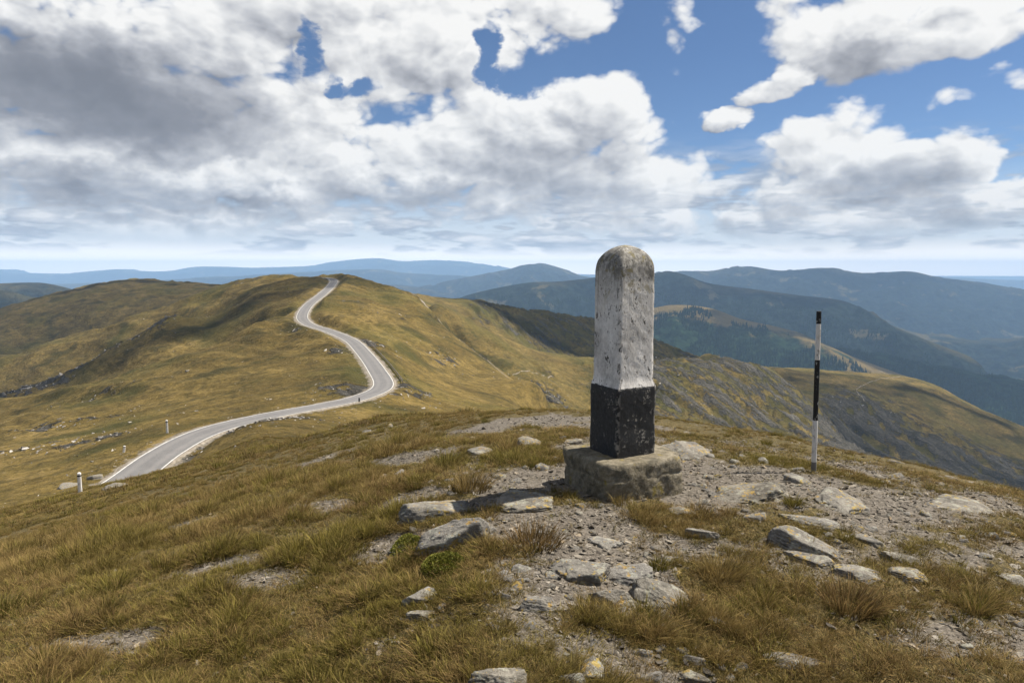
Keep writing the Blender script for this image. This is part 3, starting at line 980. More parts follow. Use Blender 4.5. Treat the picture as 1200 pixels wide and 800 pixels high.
def column(rows, n=72, top=True, bottom=False, seed=0, rough=.0):
    """lofted post: rows of (z, half width, squareness exponent)"""
    a = np.linspace(0, 2 * np.pi, n, endpoint=False)
    V = []
    for (z, hw, p) in rows:
        c, s = np.cos(a), np.sin(a)
        rad = (np.abs(c) ** p + np.abs(s) ** p) ** (-1.0 / p) * hw
        V.append(np.stack([rad * c, rad * s, np.full(n, z)], 1))
    V = np.vstack(V)
    if rough:
        nx = fbm(V[:, 0] * 14 + V[:, 2] * 11 + seed, V[:, 1] * 14 - V[:, 2] * 9, 4, .6, seed=seed)
        nz = fbm(V[:, 0] * 5 + V[:, 2] * 4 + seed, V[:, 1] * 5 - V[:, 2] * 6, 3, .6, seed=seed + 1)
        k = 1 + (nx * rough + nz * rough * 1.5) / np.maximum(np.hypot(V[:, 0], V[:, 1]), .02)
        V[:, :2] *= np.clip(k, .8, 1.2)[:, None]
    m = len(rows)
    i = np.arange(m - 1)[:, None] * n + np.arange(n)[None]
    j = np.arange(m - 1)[:, None] * n + (np.arange(n)[None] + 1) % n
    F = np.stack([i.ravel(), j.ravel(), (j + n).ravel(), (i + n).ravel()], 1).tolist()
    V = V.tolist()
    if top:
        V.append([0, 0, rows[-1][0] + .002])
        F += [[(m - 1) * n + k, (m - 1) * n + (k + 1) % n, len(V) - 1] for k in range(n)]
    if bottom:
        V.append([0, 0, rows[0][0]])
        F += [[(k + 1) % n, k, len(V) - 1] for k in range(n)]
    return V, F


def mesh_py(name, V, F, mt, smooth=True, angle=None):
    me = bpy.data.meshes.new(name)
    me.from_pydata(V, [], F)
    me.update()
    if smooth:
        me.polygons.foreach_set('use_smooth', np.ones(len(me.polygons), bool))
    if mt:
        me.materials.append(mt)
    return me


def obj_coord(nb):
    return nb.node('ShaderNodeTexCoord').outputs['Object']


def m_white_paint(nb):
    P = obj_coord(nb)
    x, y, z = nb.sep(P)
    Pf = nb.v('MULTIPLY', P, (1, 1, .7))
    big = nb.noise(Pf, 4.5, 5, .62)
    pits = nb.noise(Pf, 26, 5, .68)
    spot = nb.noise(nb.v('MULTIPLY', P, (1.2, 1.2, .6)), 48, 3, .6)
    paint = nb.ramp(nb.m('ADD', nb.m('MULTIPLY', big, .6), nb.m('MULTIPLY', pits, .4)), [(.34, (.28, .265, .245)), (.48, (.52, .50, .475)), (.6, (.68, .66, .63))])
    zone = nb.m('ADD', nb.m('MULTIPLY', nb.m('SUBTRACT', big, .5), .7), z)
    crown = nb.mapr(zone, .66, .95)              # bare weathered concrete towards the crown
    bare = nb.ramp(pits, [(.3, (.06, .056, .048)), (.48, (.17, .162, .145)), (.68, (.42, .405, .37))])
    c = nb.mix(crown, paint, bare)
    lich = nb.m('MULTIPLY', nb.mapr(nb.noise(P, 15, 4, .6), .55, .63), nb.mapr(z, .5, .85))
    c = nb.mix(nb.m('MULTIPLY', lich, .6), c, (.17, .14, .045))
    chip = nb.mapr(nb.m('ADD', nb.m('MULTIPLY', pits, .55), nb.m('MULTIPLY', spot, .45)), .535, .575)
    chip = nb.m('MULTIPLY', chip, nb.mapr(nb.noise(P, 6, 4, .65), .44, .58))
    edge = nb.mapr(nb.m('MINIMUM', nb.m('ABSOLUTE', x), nb.m('ABSOLUTE', y)), .140, .166)
    chip = nb.m('MAXIMUM', chip, nb.m('MULTIPLY', edge, nb.mapr(nb.noise(nb.v('MULTIPLY', P, (1, 1, .5)), 19, 4, .65), .50, .58)))
    run = nb.m('MULTIPLY', nb.mapr(nb.noise(nb.v('MULTIPLY', P, (1, 1, .06)), 30, 3, .6), .54, .68), nb.mapr(z, .15, .75))
    c = nb.mix(nb.m('MULTIPLY', run, .45), c, (.14, .13, .115))
    c = nb.mix(nb.m('MULTIPLY', chip, .92), c, (.060, .056, .05))
    hair = nb.mapr(nb.m('ABSOLUTE', nb.m('SUBTRACT', nb.noise(Pf, 11, 4, .7), .5)), .0, .012, 1, 0)
    c = nb.mix(nb.m('MULTIPLY', hair, .35), c, (.10, .095, .09))
    h = nb.m('ADD', nb.m('MULTIPLY', pits, 1.0), nb.m('MULTIPLY', chip, -.8))
    return dict(color=c, rough=.88, bump=h, bstr=.55, bdist=.008, spec=.2)


def m_black_paint(nb):
    P = obj_coord(nb)
    big = nb.noise(P, 7, 5, .62)
    f = nb.noise(P, 34, 5, .7)
    c = nb.mix(f, (.006, .006, .007), (.022, .022, .023))
    worn = nb.m('MULTIPLY', nb.mapr(f, .54, .61), nb.mapr(big, .45, .62))
    ex, ey, ez = nb.sep(P)
    edge = nb.mapr(nb.m('MINIMUM', nb.m('ABSOLUTE', ex), nb.m('ABSOLUTE', ey)), .150, .182)
    worn = nb.m('MAXIMUM', worn, nb.m('MULTIPLY', edge, nb.mapr(nb.noise(P, 17, 4, .65), .47, .56)))
    c = nb.mix(nb.m('MULTIPLY', worn, .85), c, (.22, .205, .18))
    return dict(color=c, rough=nb.mapr(f, .3, .7, .45, .8), bump=f, bstr=.5, bdist=.008, spec=.35)


def m_footing(nb):
    P = obj_coord(nb)
    big = nb.noise(P, 3.2, 5, .62)
    f = nb.noise(P, 28, 5, .7)
    c = nb.ramp(nb.m('ADD', nb.m('MULTIPLY', big, .5), nb.m('MULTIPLY', f, .5)), [(.34, (.060, .051, .034)), (.5, (.155, .135, .096)), (.66, (.27, .24, .185))])
    li = nb.mapr(nb.noise(P, 8, 4, .65), .58, .66)
    c = nb.mix(nb.m('MULTIPLY', li, .7), c, (.20, .155, .03))
    dk = nb.mapr(nb.noise(P, 5.5, 4, .7), .54, .64)
    c = nb.mix(nb.m('MULTIPLY', dk, .6), c, (.05, .047, .038))
    return dict(color=c, rough=.95, bump=nb.m('ADD', f, nb.m('MULTIPLY', big, 1.5)), bstr=.8, bdist=.015, spec=.15)


M_WHITE = material('weathered_white_paint', m_white_paint)
M_BLACK = material('worn_black_paint', m_black_paint)
M_FOOT = material('old_concrete', m_footing)


def rock_mesh(name, seed, sx, sy, sz, flat=.8, rough=.05, facets=9, sub=4, bury=.35, mt=None, strata=0.0, slope=.25):
    """a broken schist block: an ellipsoid trimmed by random planes, then weathered"""
    rg = np.random.default_rng(seed)
    bm = bmesh.new()
    bmesh.ops.create_icosphere(bm, subdivisions=sub, radius=1)
    V = np.array([v.co[:] for v in bm.verts])
    planes = []
    a0 = rg.uniform(0, 6.28)
    for i in range(facets):
        a = a0 + i * 2 * np.pi / facets + rg.uniform(-.28, .28)
        t = rg.uniform(-.1, .45)
        planes.append((np.array([math.cos(a) * math.cos(t), math.sin(a) * math.cos(t), math.sin(t)]), rg.uniform(.66, .98)))
    tl = rg.uniform(-slope, slope, 2)
    nrm = np.array([tl[0], tl[1], 1.0])
    planes.append((nrm / np.linalg.norm(nrm), flat * .62))
    for i in range(2):
        tl = rg.uniform(-.75, .75, 2)
        nrm = np.array([tl[0], tl[1], 1.0])
        planes.append((nrm / np.linalg.norm(nrm), flat * rg.uniform(.64, .76)))
    rad = np.full(len(V), 1.0)
    for n_, d_ in planes:
        k = V @ n_
        rad = np.where(k > .05, np.minimum(rad, d_ / np.maximum(k, .05)), rad)
    V = V * rad[:, None]
    s = seed * 3.7
    n1 = fbm(V[:, 0] * 2.2 + s + V[:, 2], V[:, 1] * 2.2 - V[:, 2] * 1.3, 4, .55, seed=seed % 50)
    n2 = fbm(V[:, 0] * 7 + s, V[:, 1] * 7 + V[:, 2] * 5, 4, .6, seed=seed % 50 + 3)
    V = V * (1 + rough * 1.6 * n1 + rough * .8 * n2)[:, None]
    if strata:
        lay = V[:, 2] * 7 + n1 * 1.2
        st = np.abs((lay % 1.0) - .5) * 2
        side = 1 - np.clip(np.abs(V[:, 2]) / .62, 0, 1) ** 4
        V[:, :2] *= (1 - strata * (1 - sstep(0, .35, st)) * side)[:, None]
    V *= np.array([sx / 2 / .85, sy / 2 / .85, sz / (.62 * flat + 1 - 1 + bury)])
    V[:, 2] -= 0
    for v, c in zip(bm.verts, V):
        v.co = c
    me = bpy.data.meshes.new(name)
    bm.to_mesh(me)
    bm.free()
    me.polygons.foreach_set('use_smooth', np.ones(len(me.polygons), bool))
    if mt:
        me.materials.append(mt)
    return me


def m_rock(nb):
    P = obj_coord(nb)
    W_ = nb.node('ShaderNodeNewGeometry').outputs['Position']
    rnd = nb.node('ShaderNodeObjectInfo').outputs['Random']
    big = nb.noise(W_, 6, 5, .62)
    f = nb.noise(W_, 60, 5, .7)
    fol = nb.noise(nb.v('MULTIPLY', P, (9, 14, 70)), 1.0, 4, .6)
    t = nb.m('ADD', nb.m('ADD', nb.m('MULTIPLY', big, .42), nb.m('MULTIPLY', f, .28)), nb.m('MULTIPLY', fol, .3))
    c = nb.ramp(t, [(.34, (.030, .027, .022)), (.44, (.085, .076, .062)), (.54, (.165, .150, .122)), (.66, (.29, .27, .23))])
    c = nb.mix(nb.m('MULTIPLY', rnd, .45), c, nb.mix(f, (.10, .098, .095), (.30, .292, .285)))
    pale = nb.mapr(nb.noise(W_, 16, 4, .65), .55, .62)
    c = nb.mix(nb.m('MULTIPLY', pale, .45), c, (.33, .33, .27))
    spot = nb.mapr(nb.m('ADD', nb.noise(W_, 34, 3, .6), nb.m('MULTIPLY', nb.noise(W_, 7, 2, .5), .6)), .90, .94)
    c = nb.mix(nb.m('MULTIPLY', spot, .75), c, nb.mix(nb.noise(W_, 9, 1, .5), (.30, .15, .035), (.30, .26, .06)))
    h = nb.m('ADD', nb.m('ADD', nb.m('MULTIPLY', fol, 1.2), f), nb.m('MULTIPLY', big, 1.0))
    return dict(color=c, rough=.92, bump=h, bstr=.75, bdist=.012, spec=.18)


M_ROCK = material('schist', m_rock)

KP = (0.865, 5.27)
kz = min(gz(KP[0] + dx, KP[1] + dy) for dx in (-.3, .3) for dy in (-.3, .3))
ROT = R(28)
ms = empty('milestone', (KP[0], KP[1], kz), 'weathered white kilometre stone with black painted base and rounded top on a concrete footing', 'milestone', rz=ROT)
FH = .30


def footing_block(name, seed, hx, hy, z0, z1, rough=.014):
    """one roughly cast block, its arrises crumbled, a crack running round it part of the way"""
    rows = [(z, 1.0 - .05 * math.exp(-(z1 - z) / .014) - .015 * math.exp(-(z - z0) / .02), 7) for z in np.linspace(z0, z1, 46)]
    rows += [(z1 + .003, k, 7) for k in (.93, .85, .75, .6, .4, .2, .05)]
    V, F = column(rows, 144, top=True)
    V = np.array(V)
    V[:, 0] *= hx
    V[:, 1] *= hy
    n1 = fbm(V[:, 0] * 7 + seed, V[:, 1] * 7 + V[:, 2] * 6, 5, .62, seed=seed)
    n2 = fbm(V[:, 0] * 2.6 - V[:, 2] * 2, V[:, 1] * 2.6 + seed, 3, .5, seed=seed + 2)
    an = np.arctan2(V[:, 1], V[:, 0])
    zc = z1 - .12 + .03 * fbm(an * 1.6, an * 0 + 2.2, 4, .6, seed=seed + 5)
    crack = np.exp(-((V[:, 2] - zc) / .007) ** 2) * sstep(-.15, .25, fbm(an * 1.1, an * 0 + 7.7, 3, .6, seed=seed + 6) + .12)
    # corners knocked off
    corner = sstep(.24, .33, np.minimum(np.abs(V[:, 0]), np.abs(V[:, 1]))) * sstep(z0 + .1, z1, V[:, 2])
    knock = corner * np.clip(fbm(an * 1.7 + 1.0, V[:, 2] * 5, 3, .6, seed=seed + 7) + .25, 0, 1) * .08
    V[:, :2] *= (1 + (n1 * rough * 1.4 + n2 * rough * 1.3 - crack * .013) / .33 - knock)[:, None]
    V[:, 2] += (n1 * .9 + n2) * rough * sstep(z0, z1, V[:, 2]) - knock * .25
    return mesh_py(name, V.tolist(), F, M_FOOT)


obj('footing', footing_block('footing', 3, .375, .365, -.14, FH), ms)
PL = .55
rows = [(FH - .02, .190, 14)] + [(FH - .02 + PL * t, .1855 + .002 * math.sin(t * 9), 18) for t in np.linspace(.04, .985, 40)] + [(FH - .02 + PL, .1845, 18)]
V, F = column(rows, 192, top=True, seed=4, rough=.0020)
V = [[x, y, z - FH] for x, y, z in V]
for q in V:
    if q[2] > PL - .035 and abs(q[0]) + abs(q[1]) > .1:      # the brush line wavers
        q[2] += .022 * float(fbm(np.array([math.atan2(q[1], q[0]) * 5.0]), np.array([3.3]), 4, .6)[0])
obj('black_base', mesh_py('black_base', V, F, M_BLACK), ms, loc=(0, 0, FH))
W0 = FH - .02 + PL
WH, DH = .885, .19
rows = [(0, .182, 18), (.012, .179, 18), (.035, .173, 18), (.06, .169, 18)]
rows += [(t, .169 - .003 * t / WH, 18) for t in np.linspace(.08, WH, 60)]
for t in np.linspace(.04, 1, 26):
    k = math.sin(t * math.pi / 2)
    rows.append((WH + DH * (1 - (1 - k) ** 1.0), .166 * max(.04, (1 - k ** 2.3) ** .52), 18 - 14.5 * k ** .7))
V, F = column(rows, 192, top=True, seed=7, rough=.0024)
obj('shaft', mesh_py('shaft', V, F, M_WHITE), ms, loc=(0, 0, W0 + .0005))

# ------------------------------------------------------------------ snow pole
def m_pole(dark):
    def fn(nb):
        P = nb.v('MULTIPLY', nb.node('ShaderNodeNewGeometry').outputs['Position'], (1, 1, .35))
        f = nb.noise(P, 45, 5, .7)
        if dark:
            c = nb.mix(nb.mapr(f, .58, .64), (.010, .010, .010), (.30, .29, .27))
        else:
            c = nb.mix(nb.mapr(f, .54, .64), (.52, .505, .48), (.22, .20, .175))
        return dict(color=c, rough=.6, bump=f, bstr=.3, bdist=.003)
    return fn


M_PB = material('pole_black_paint', m_pole(True))
M_PW = material('pole_white_paint', m_pole(False))
M_WOOD = material('bare_post', lambda nb: dict(color=nb.mix(nb.noise(None, 30, 4, .6), (.09, .085, .08), (.18, .17, .16)), rough=.9))
pp = hit(953.5, 552.5)
pole = empty('snow_pole', pp, 'tall thin black and white banded snow pole standing in shale', 'pole')
pole.rotation_euler = (R(-.6), R(-.35), .3)
PPX = (pp.y * 1.0) / 800.0 * 1.02
z = -.15
for i, (name, px0, px1, mt) in enumerate([('base_section', 552.5, 540.5, M_WOOD), ('white_band', 540.5, 491, M_PW), ('black_band', 491, 420, M_PB), ('white_band', 420, 378, M_PW), ('black_cap', 378, 363.5, M_PB)]):
    z0, z1 = (552.5 - px0) * PPX, (552.5 - px1) * PPX
    if i == 0:
        z0 = -.15
    rr_ = .0225 - .002 * (z1 / 1.4) + (.0008 if mt is M_PB else 0)
    rows = [(z0, rr_, 2)] + [(q, rr_, 2) for q in np.linspace(z0 + .004, z1 - .004, 10)] + [(z1 - .0006, rr_ - .0006, 2)]
    V, F = column(rows, 20, top=True, bottom=True, seed=20 + i, rough=.0007)
    me = mesh_py(name, V, F, mt)
    obj(name, me, pole)

# ------------------------------------------------------------------ road furniture
M_POST = material('post_white', lambda nb: dict(color=nb.mix(nb.mapr(nb.noise(None, 4, 4, .6), .5, .7), (.62, .61, .59), (.35, .33, .30)), rough=.7))
M_DARK = material('post_dark', lambda nb: dict(color=(.03, .03, .03), rough=.7))
M_STEEL = material('rail_steel', lambda nb: dict(color=nb.mix(nb.noise(None, 2, 3, .6), (.13, .10, .08), (.26, .23, .20)), rough=.6, metal=.3))


def marker(loc, h, w, label, lean=0.0, mt=M_POST):
    o = empty('marker_post', loc, label, 'marker post', 'posts beside the road', rz=.4)
    o.rotation_euler = (0, lean, .4)
    V, F = column([(-.2, w, 6), (h * .80, w * .92, 6)], 16, True, True)
    obj('post', mesh_py('post', V, F, mt, False), o)
    V, F = column([(h * .80, w * .95, 6), (h * .88, w * .95, 6)], 16, True, True)
    obj('reflector_band', mesh_py('reflector_band', V, F, M_DARK, False), o)
    V, F = column([(h * .88, w * .92, 6), (h * .96, w * .9, 6), (h, w * .5, 4)], 16, True, True)
    obj('cap', mesh_py('cap', V, F, mt, False), o)


def along(i, off):
    p = ROAD[i, :2] + NRM[i] * off
    return Vector((p[0], p[1], gz(p[0], p[1])))


def ground_at(u, v):
    return hit(u, v)


def marker_px(u, vb, hpx, wpx, label, **kw):
    p = hit(u, vb)
    d = math.hypot(p.x, p.y)
    marker(p, hpx * d / 800, wpx * .5 * d / 800, label, **kw)


marker_px(94, 576, 20, 3.6, 'white marker post at the near left bend of the road beside pale rocks')
marker_px(196, 507, 14, 2.2, 'slim grey white marker post on the left verge of the road')
marker_px(145, 530, 7, 2.4, 'short stubby white marker stone leaning on the left verge', lean=.15)
marker_px(421, 471, 5, 1.8, 'small dark marker post at the outer edge of the hairpin', mt=M_DARK)


def rail(i0, i1, off, label, step=3):
    idx = list(range(i0, i1, 1))
    pts = [along(i, off) for i in idx]
    c = pts[len(pts) // 2]
    o = empty('guard_rail', c, label, 'guard rail')
    prof = [(-.04, .42), (.05, .50), (-.02, .60), (.05, .70), (-.04, .78)]
    V, F = [], []
    for i, p in zip(idx, pts):
        n = NRM[i] * (-1 if off > 0 else 1)
        for a, h in prof:
            V.append([p.x + n[0] * a - c.x, p.y + n[1] * a - c.y, p.z + h - c.z])
        for a, h in reversed(prof):
            V.append([p.x + n[0] * (a - .05) - c.x, p.y + n[1] * (a - .05) - c.y, p.z + h - c.z])
    k = len(prof) * 2
    for j in range(len(idx) - 1):
        for q in range(k):
            F.append([j * k + q, j * k + (q + 1) % k, (j + 1) * k + (q + 1) % k, (j + 1) * k + q])
    obj('rail', mesh_py('rail', V, F, M_STEEL), o)
    Vp, Fp = column([(-.3, .07, 6), (.85, .07, 6)], 8, True, True)
    pm = mesh_py('post', Vp, Fp, M_STEEL, False)
    for j in range(0, len(idx), step):
        n = NRM[idx[j]] * (-.14 if off < 0 else .14)
        q = obj('post', pm, o, loc=pts[j] - c + Vector((n[0], n[1], 0)))


def road_i(d):
    return int(np.argmin(np.abs(ROAD[:, 1] - d) + (np.arange(len(ROAD)) < 40) * 0))


rail(road_i(184), road_i(268), 5.0, 'long rusty guard rail along the right edge of the road above the hairpin')
rail(road_i(522), road_i(556), -4.2, 'low distant guard rail where the road goes over the ridge top')

# ------------------------------------------------------------------ rocks that can be picked out
# u, v top, v bottom, width px, share of the visible height that is thickness, turn, tilt x, tilt y, label
ROCKS = [
    (520, 571, 607, 112, .55, .1, 4, 0, 'broad low grey boulder, rear one of the pair left of the milestone'),
    (534, 592, 643, 96, .80, .5, 10, -6, 'rounded grey boulder with lichen overhanging green moss, left of the milestone'),
    (537, 582, 597, 30, .8, .3, 0, 0, 'small dark rounded stone perched between the two big boulders'),
    (618, 573, 602, 80, .3, .0, 3, 2, 'flat dark slab lying in the shadow of the milestone'),
    (563, 523, 533, 29, .35, .2, 0, 0, 'thin pale slab at the edge of the grass behind the twin boulders'),
    (621, 506, 523, 34, .7, .8, 0, 5, 'dark weathered rock in the grass behind and left of the milestone'),
    (671, 509, 521, 24, .4, .3, 0, 0, 'flat grey rock just behind the left corner of the footing'),
    (680, 646, 684, 82, .5, .1, 4, 4, 'grey tilted slab, left end of the rock pile in front of the milestone'),
    (731, 649, 685, 74, .55, -.2, 6, -8, 'upper slab of the front rock pile, spotted with orange lichen'),
    (714, 682, 711, 54, .8, .4, -4, -14, 'dark wedge of rock under the front rock pile'),
    (781, 674, 714, 86, .5, -.35, 8, 12, 'pale tilted slab at the right end of the front rock pile'),
    (630, 692, 718, 52, .7, .0, -6, 6, 'dark angular rock in gravel left of the front rock pile'),
    (611, 658, 671, 23, .5, .2, 0, 0, 'flat oval pebble lying alone in the gravel below the brown tussock'),
    (594, 691, 703, 16, .7, .2, 0, 0, 'small pinkish stone at the grass edge left of the dark angular rock'),
    (588, 772, 812, 80, .7, .3, 0, 10, 'lichen covered boulder cut by the bottom edge of the picture'),
    (690, 757, 800, 44, .55, .9, 5, -10, 'pale cracked rock among grass at the bottom centre'),
    (668, 778, 806, 36, .6, .1, 0, 6, 'grey rock in front of the pale cracked rock at the bottom centre'),
    (752, 754, 769, 26, .6, .2, 0, 0, 'small grey stone half sunk between tufts below the front rock pile'),
    (760, 780, 800, 38, .6, .5, 0, 0, 'rounded grey stone at the bottom edge right of centre'),
    (813, 762, 779, 34, .5, .1, 0, -5, 'upper one of two cracked grey blocks near the bottom edge'),
    (810, 777, 803, 44, .5, .4, 0, 0, 'lower one of two cracked grey blocks at the bottom edge'),
    (926, 759, 785, 78, .35, .05, 2, -4, 'pale flat slab lying in deep grass at the bottom right'),
    (838, 718, 733, 24, .5, .4, 0, 0, 'small pale stone right of the front rock pile beside a tuft'),
    (820, 615, 631, 42, .7, .2, 0, -6, 'dark rock at the grass edge below and right of the footing'),
    (886, 594, 611, 31, .6, .4, 0, 0, 'pale squarish stone in shale between milestone and pole'),
    (872, 560, 592, 92, .35, .35, 6, -10, 'broad outcrop of sloping bedrock between milestone and pole'),
    (933, 551, 566, 34, .8, .1, 0, 0, 'dark rounded rock just left of the pole foot'),
    (982, 562, 600, 62, .35, -.5, 4, 12, 'slanting lichened bedrock slab right of the pole foot'),
    (950, 600, 615, 76, .45, -.05, 0, 3, 'long thin pale slab below the pole'),
    (951, 616, 654, 92, .4, -.3, 5, 8, 'large slab stained with orange lichen below the pole'),
    (946, 638, 663, 62, .4, -.35, 4, 8, 'narrow grey slab in front of the orange stained slab'),
    (1011, 658, 684, 66, .35, -.2, 4, 6, 'yellow lichened bedrock hump surrounded by grass'),
    (1061, 661, 683, 42, .4, -.1, 0, 5, 'cracked grey bedrock piece right of the yellow lichened hump'),
    (1017, 622, 638, 38, .5, -.2, 0, 6, 'small sloping grey rock right of the orange stained slab'),
    (1051, 642, 659, 48, .45, -.1, 0, 5, 'brown grey flat rock above the cracked bedrock piece'),
    (1130, 580, 603, 70, .35, -.25, 3, 6, 'wide pale slab on the open slope far to the right'),
    (1184, 669, 684, 30, .4, .2, 0, 0, 'pale flat stone in a stony patch at the right edge'),
    (1132, 751, 760, 16, .5, .2, 0, 0, 'small pale stone alone in grass at the lower right'),
    (806, 514, 543, 66, .4, -.5, 8, 14, 'slanting bedrock slab behind the right corner of the footing'),
    (495, 682, 708, 52, .5, .3, 3, 0, 'grey rock veined with yellow lichen in the grass below the moss'),
    (497, 706, 727, 48, .45, -.2, 0, 4, 'flat grey rock in front of the lichen veined rock'),
    (800, 590, 604, 30, .4, .1, 0, 0, 'thin shale plate in gravel right of the footing'),
    (705, 624, 640, 44, .3, .1, 2, 0, 'flat buried slab in the gravel just in front of the footing'),
    (112, 553, 562, 18, .5, .2, 0, 0, 'large pale rock on the road verge behind the white post'),
    (80, 563, 572, 22, .5, .2, 0, 0, 'dark flat rock left of the white post'),
    (137, 565, 571, 28, .4, .1, 0, 0, 'flat pale rock where the near end of the road leaves the view'),
    (430, 500, 506, 12, .6, .1, 0, 0, 'small white stone on the grassy slope left of the gravel top'),
    (457, 494, 501, 8, .8, .1, 0, 0, 'tiny upright white stone on the slope near the hairpin'),
]
for i, (u, v0, v1, w, hf, turn, tx, ty, label) in enumerate(ROCKS):
    a = hit(u, v1)
    b = hit(u, v1 - (1 - hf) * (v1 - v0))
    d = math.hypot(a.x, a.y)
    wm = w * a.y / 800
    dep = min(max((b - a).length, wm * .35), wm * 1.25)
    hm = max(hf * (v1 - v0) * d / 800 * 1.22, .02)
    dirv = Vector((a.x, a.y, 0)).normalized()
    c = a + dirv * dep * .5
    c.z = gz(c.x, c.y) - hm * .12
    me = rock_mesh('rock', 100 + i, wm, dep, hm * 1.05, flat=.85, rough=.05, facets=6 + i % 4, sub=5 if w > 40 else 4, mt=M_ROCK, strata=.12, slope=.3)
    o = obj('rock', me, label=label, cat='rock', loc=c, group='rocks on the hilltop' if i < 43 else 'rocks by the road')
    az_ = math.atan2(a.x, a.y)
    o.rotation_euler = (R(tx), R(ty), -az_ + turn * .5)

# ------------------------------------------------------------------ scattering
PROTO = bpy.data.collections.new('prototypes')      # sources of the scattered stuff, not part of the scene


def scatter(name, pts, rots, scls, idxs, protos, kind_label):
    cname = name + '_sources'
    pc = bpy.data.collections.new(cname)
    for i, me in enumerate(protos):
        po = bpy.data.objects.new('%s_%02d' % (name, i), me)
        pc.objects.link(po)
    me = bpy.data.meshes.new(name)
    n = len(pts)
    me.vertices.add(n)
    me.vertices.foreach_set('co', np.asarray(pts, np.float32).ravel())
    at = me.attributes.new('turn', 'FLOAT_VECTOR', 'POINT')
    at.data.foreach_set('vector', np.asarray(rots, np.float32).ravel())
    at = me.attributes.new('size', 'FLOAT_VECTOR', 'POINT')
    at.data.foreach_set('vector', np.asarray(scls, np.float32).ravel())
    at = me.attributes.new('pick', 'INT', 'POINT')
    at.data.foreach_set('value', np.asarray(idxs, np.int32))
    o = obj(name, me, kind='stuff')
    o['label'] = kind_label
    ng = bpy.data.node_groups.new(name + '_scatter', 'GeometryNodeTree')
    ng.interface.new_socket('Geometry', in_out='INPUT', socket_type='NodeSocketGeometry')
    ng.interface.new_socket('Geometry', in_out='OUTPUT', socket_type='NodeSocketGeometry')
    N = ng.nodes
    gi, go = N.new('NodeGroupInput'), N.new('NodeGroupOutput')
    ci = N.new('GeometryNodeCollectionInfo')
    ci.inputs['Collection'].default_value = pc
    ci.inputs['Separate Children'].default_value = True
    ci.inputs['Reset Children'].default_value = True
    iop = N.new('GeometryNodeInstanceOnPoints')
    iop.inputs['Pick Instance'].default_value = True

    def na(nm, ty):
        q = N.new('GeometryNodeInputNamedAttribute')
        q.data_type = ty
        q.inputs['Name'].default_value = nm
        return q.outputs[0]
    e2r = N.new('FunctionNodeEulerToRotation')
    L = ng.links
    L.new(na('turn', 'FLOAT_VECTOR'), e2r.inputs[0])
    L.new(gi.outputs[0], iop.inputs['Points'])
    L.new(ci.outputs[0], iop.inputs['Instance'])
    L.new(na('pick', 'INT'), iop.inputs['Instance Index'])
    L.new(e2r.outputs[0], iop.inputs['Rotation'])
    L.new(na('size', 'FLOAT_VECTOR'), iop.inputs['Scale'])
    L.new(iop.outputs[0], go.inputs[0])
    md = o.modifiers.new('scatter', 'NODES')
    md.node_group = ng
    return o


def m_blade(base, mid, tip, alt):
    def fn(nb):
        t = nb.attr('along')
        rv = nb.attr('tint')
        W_ = nb.node('ShaderNodeNewGeometry').outputs['Position']
        rnd = nb.node('ShaderNodeObjectInfo').outputs['Random']
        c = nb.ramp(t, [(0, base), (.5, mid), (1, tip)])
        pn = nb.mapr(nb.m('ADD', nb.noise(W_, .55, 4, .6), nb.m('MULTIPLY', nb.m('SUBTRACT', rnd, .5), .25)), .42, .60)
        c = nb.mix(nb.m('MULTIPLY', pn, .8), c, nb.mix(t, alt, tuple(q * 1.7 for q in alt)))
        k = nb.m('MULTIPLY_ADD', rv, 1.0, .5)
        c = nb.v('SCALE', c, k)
        return dict(color=c, rough=.75, spec=.12, trans=.30)
    return fn


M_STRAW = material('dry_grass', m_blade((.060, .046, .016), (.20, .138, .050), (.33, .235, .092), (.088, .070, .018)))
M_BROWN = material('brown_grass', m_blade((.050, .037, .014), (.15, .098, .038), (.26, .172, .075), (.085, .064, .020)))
M_GREEN = material('green_grass', m_blade((.038, .038, .009), (.105, .092, .020), (.25, .19, .060), (.13, .105, .024)))


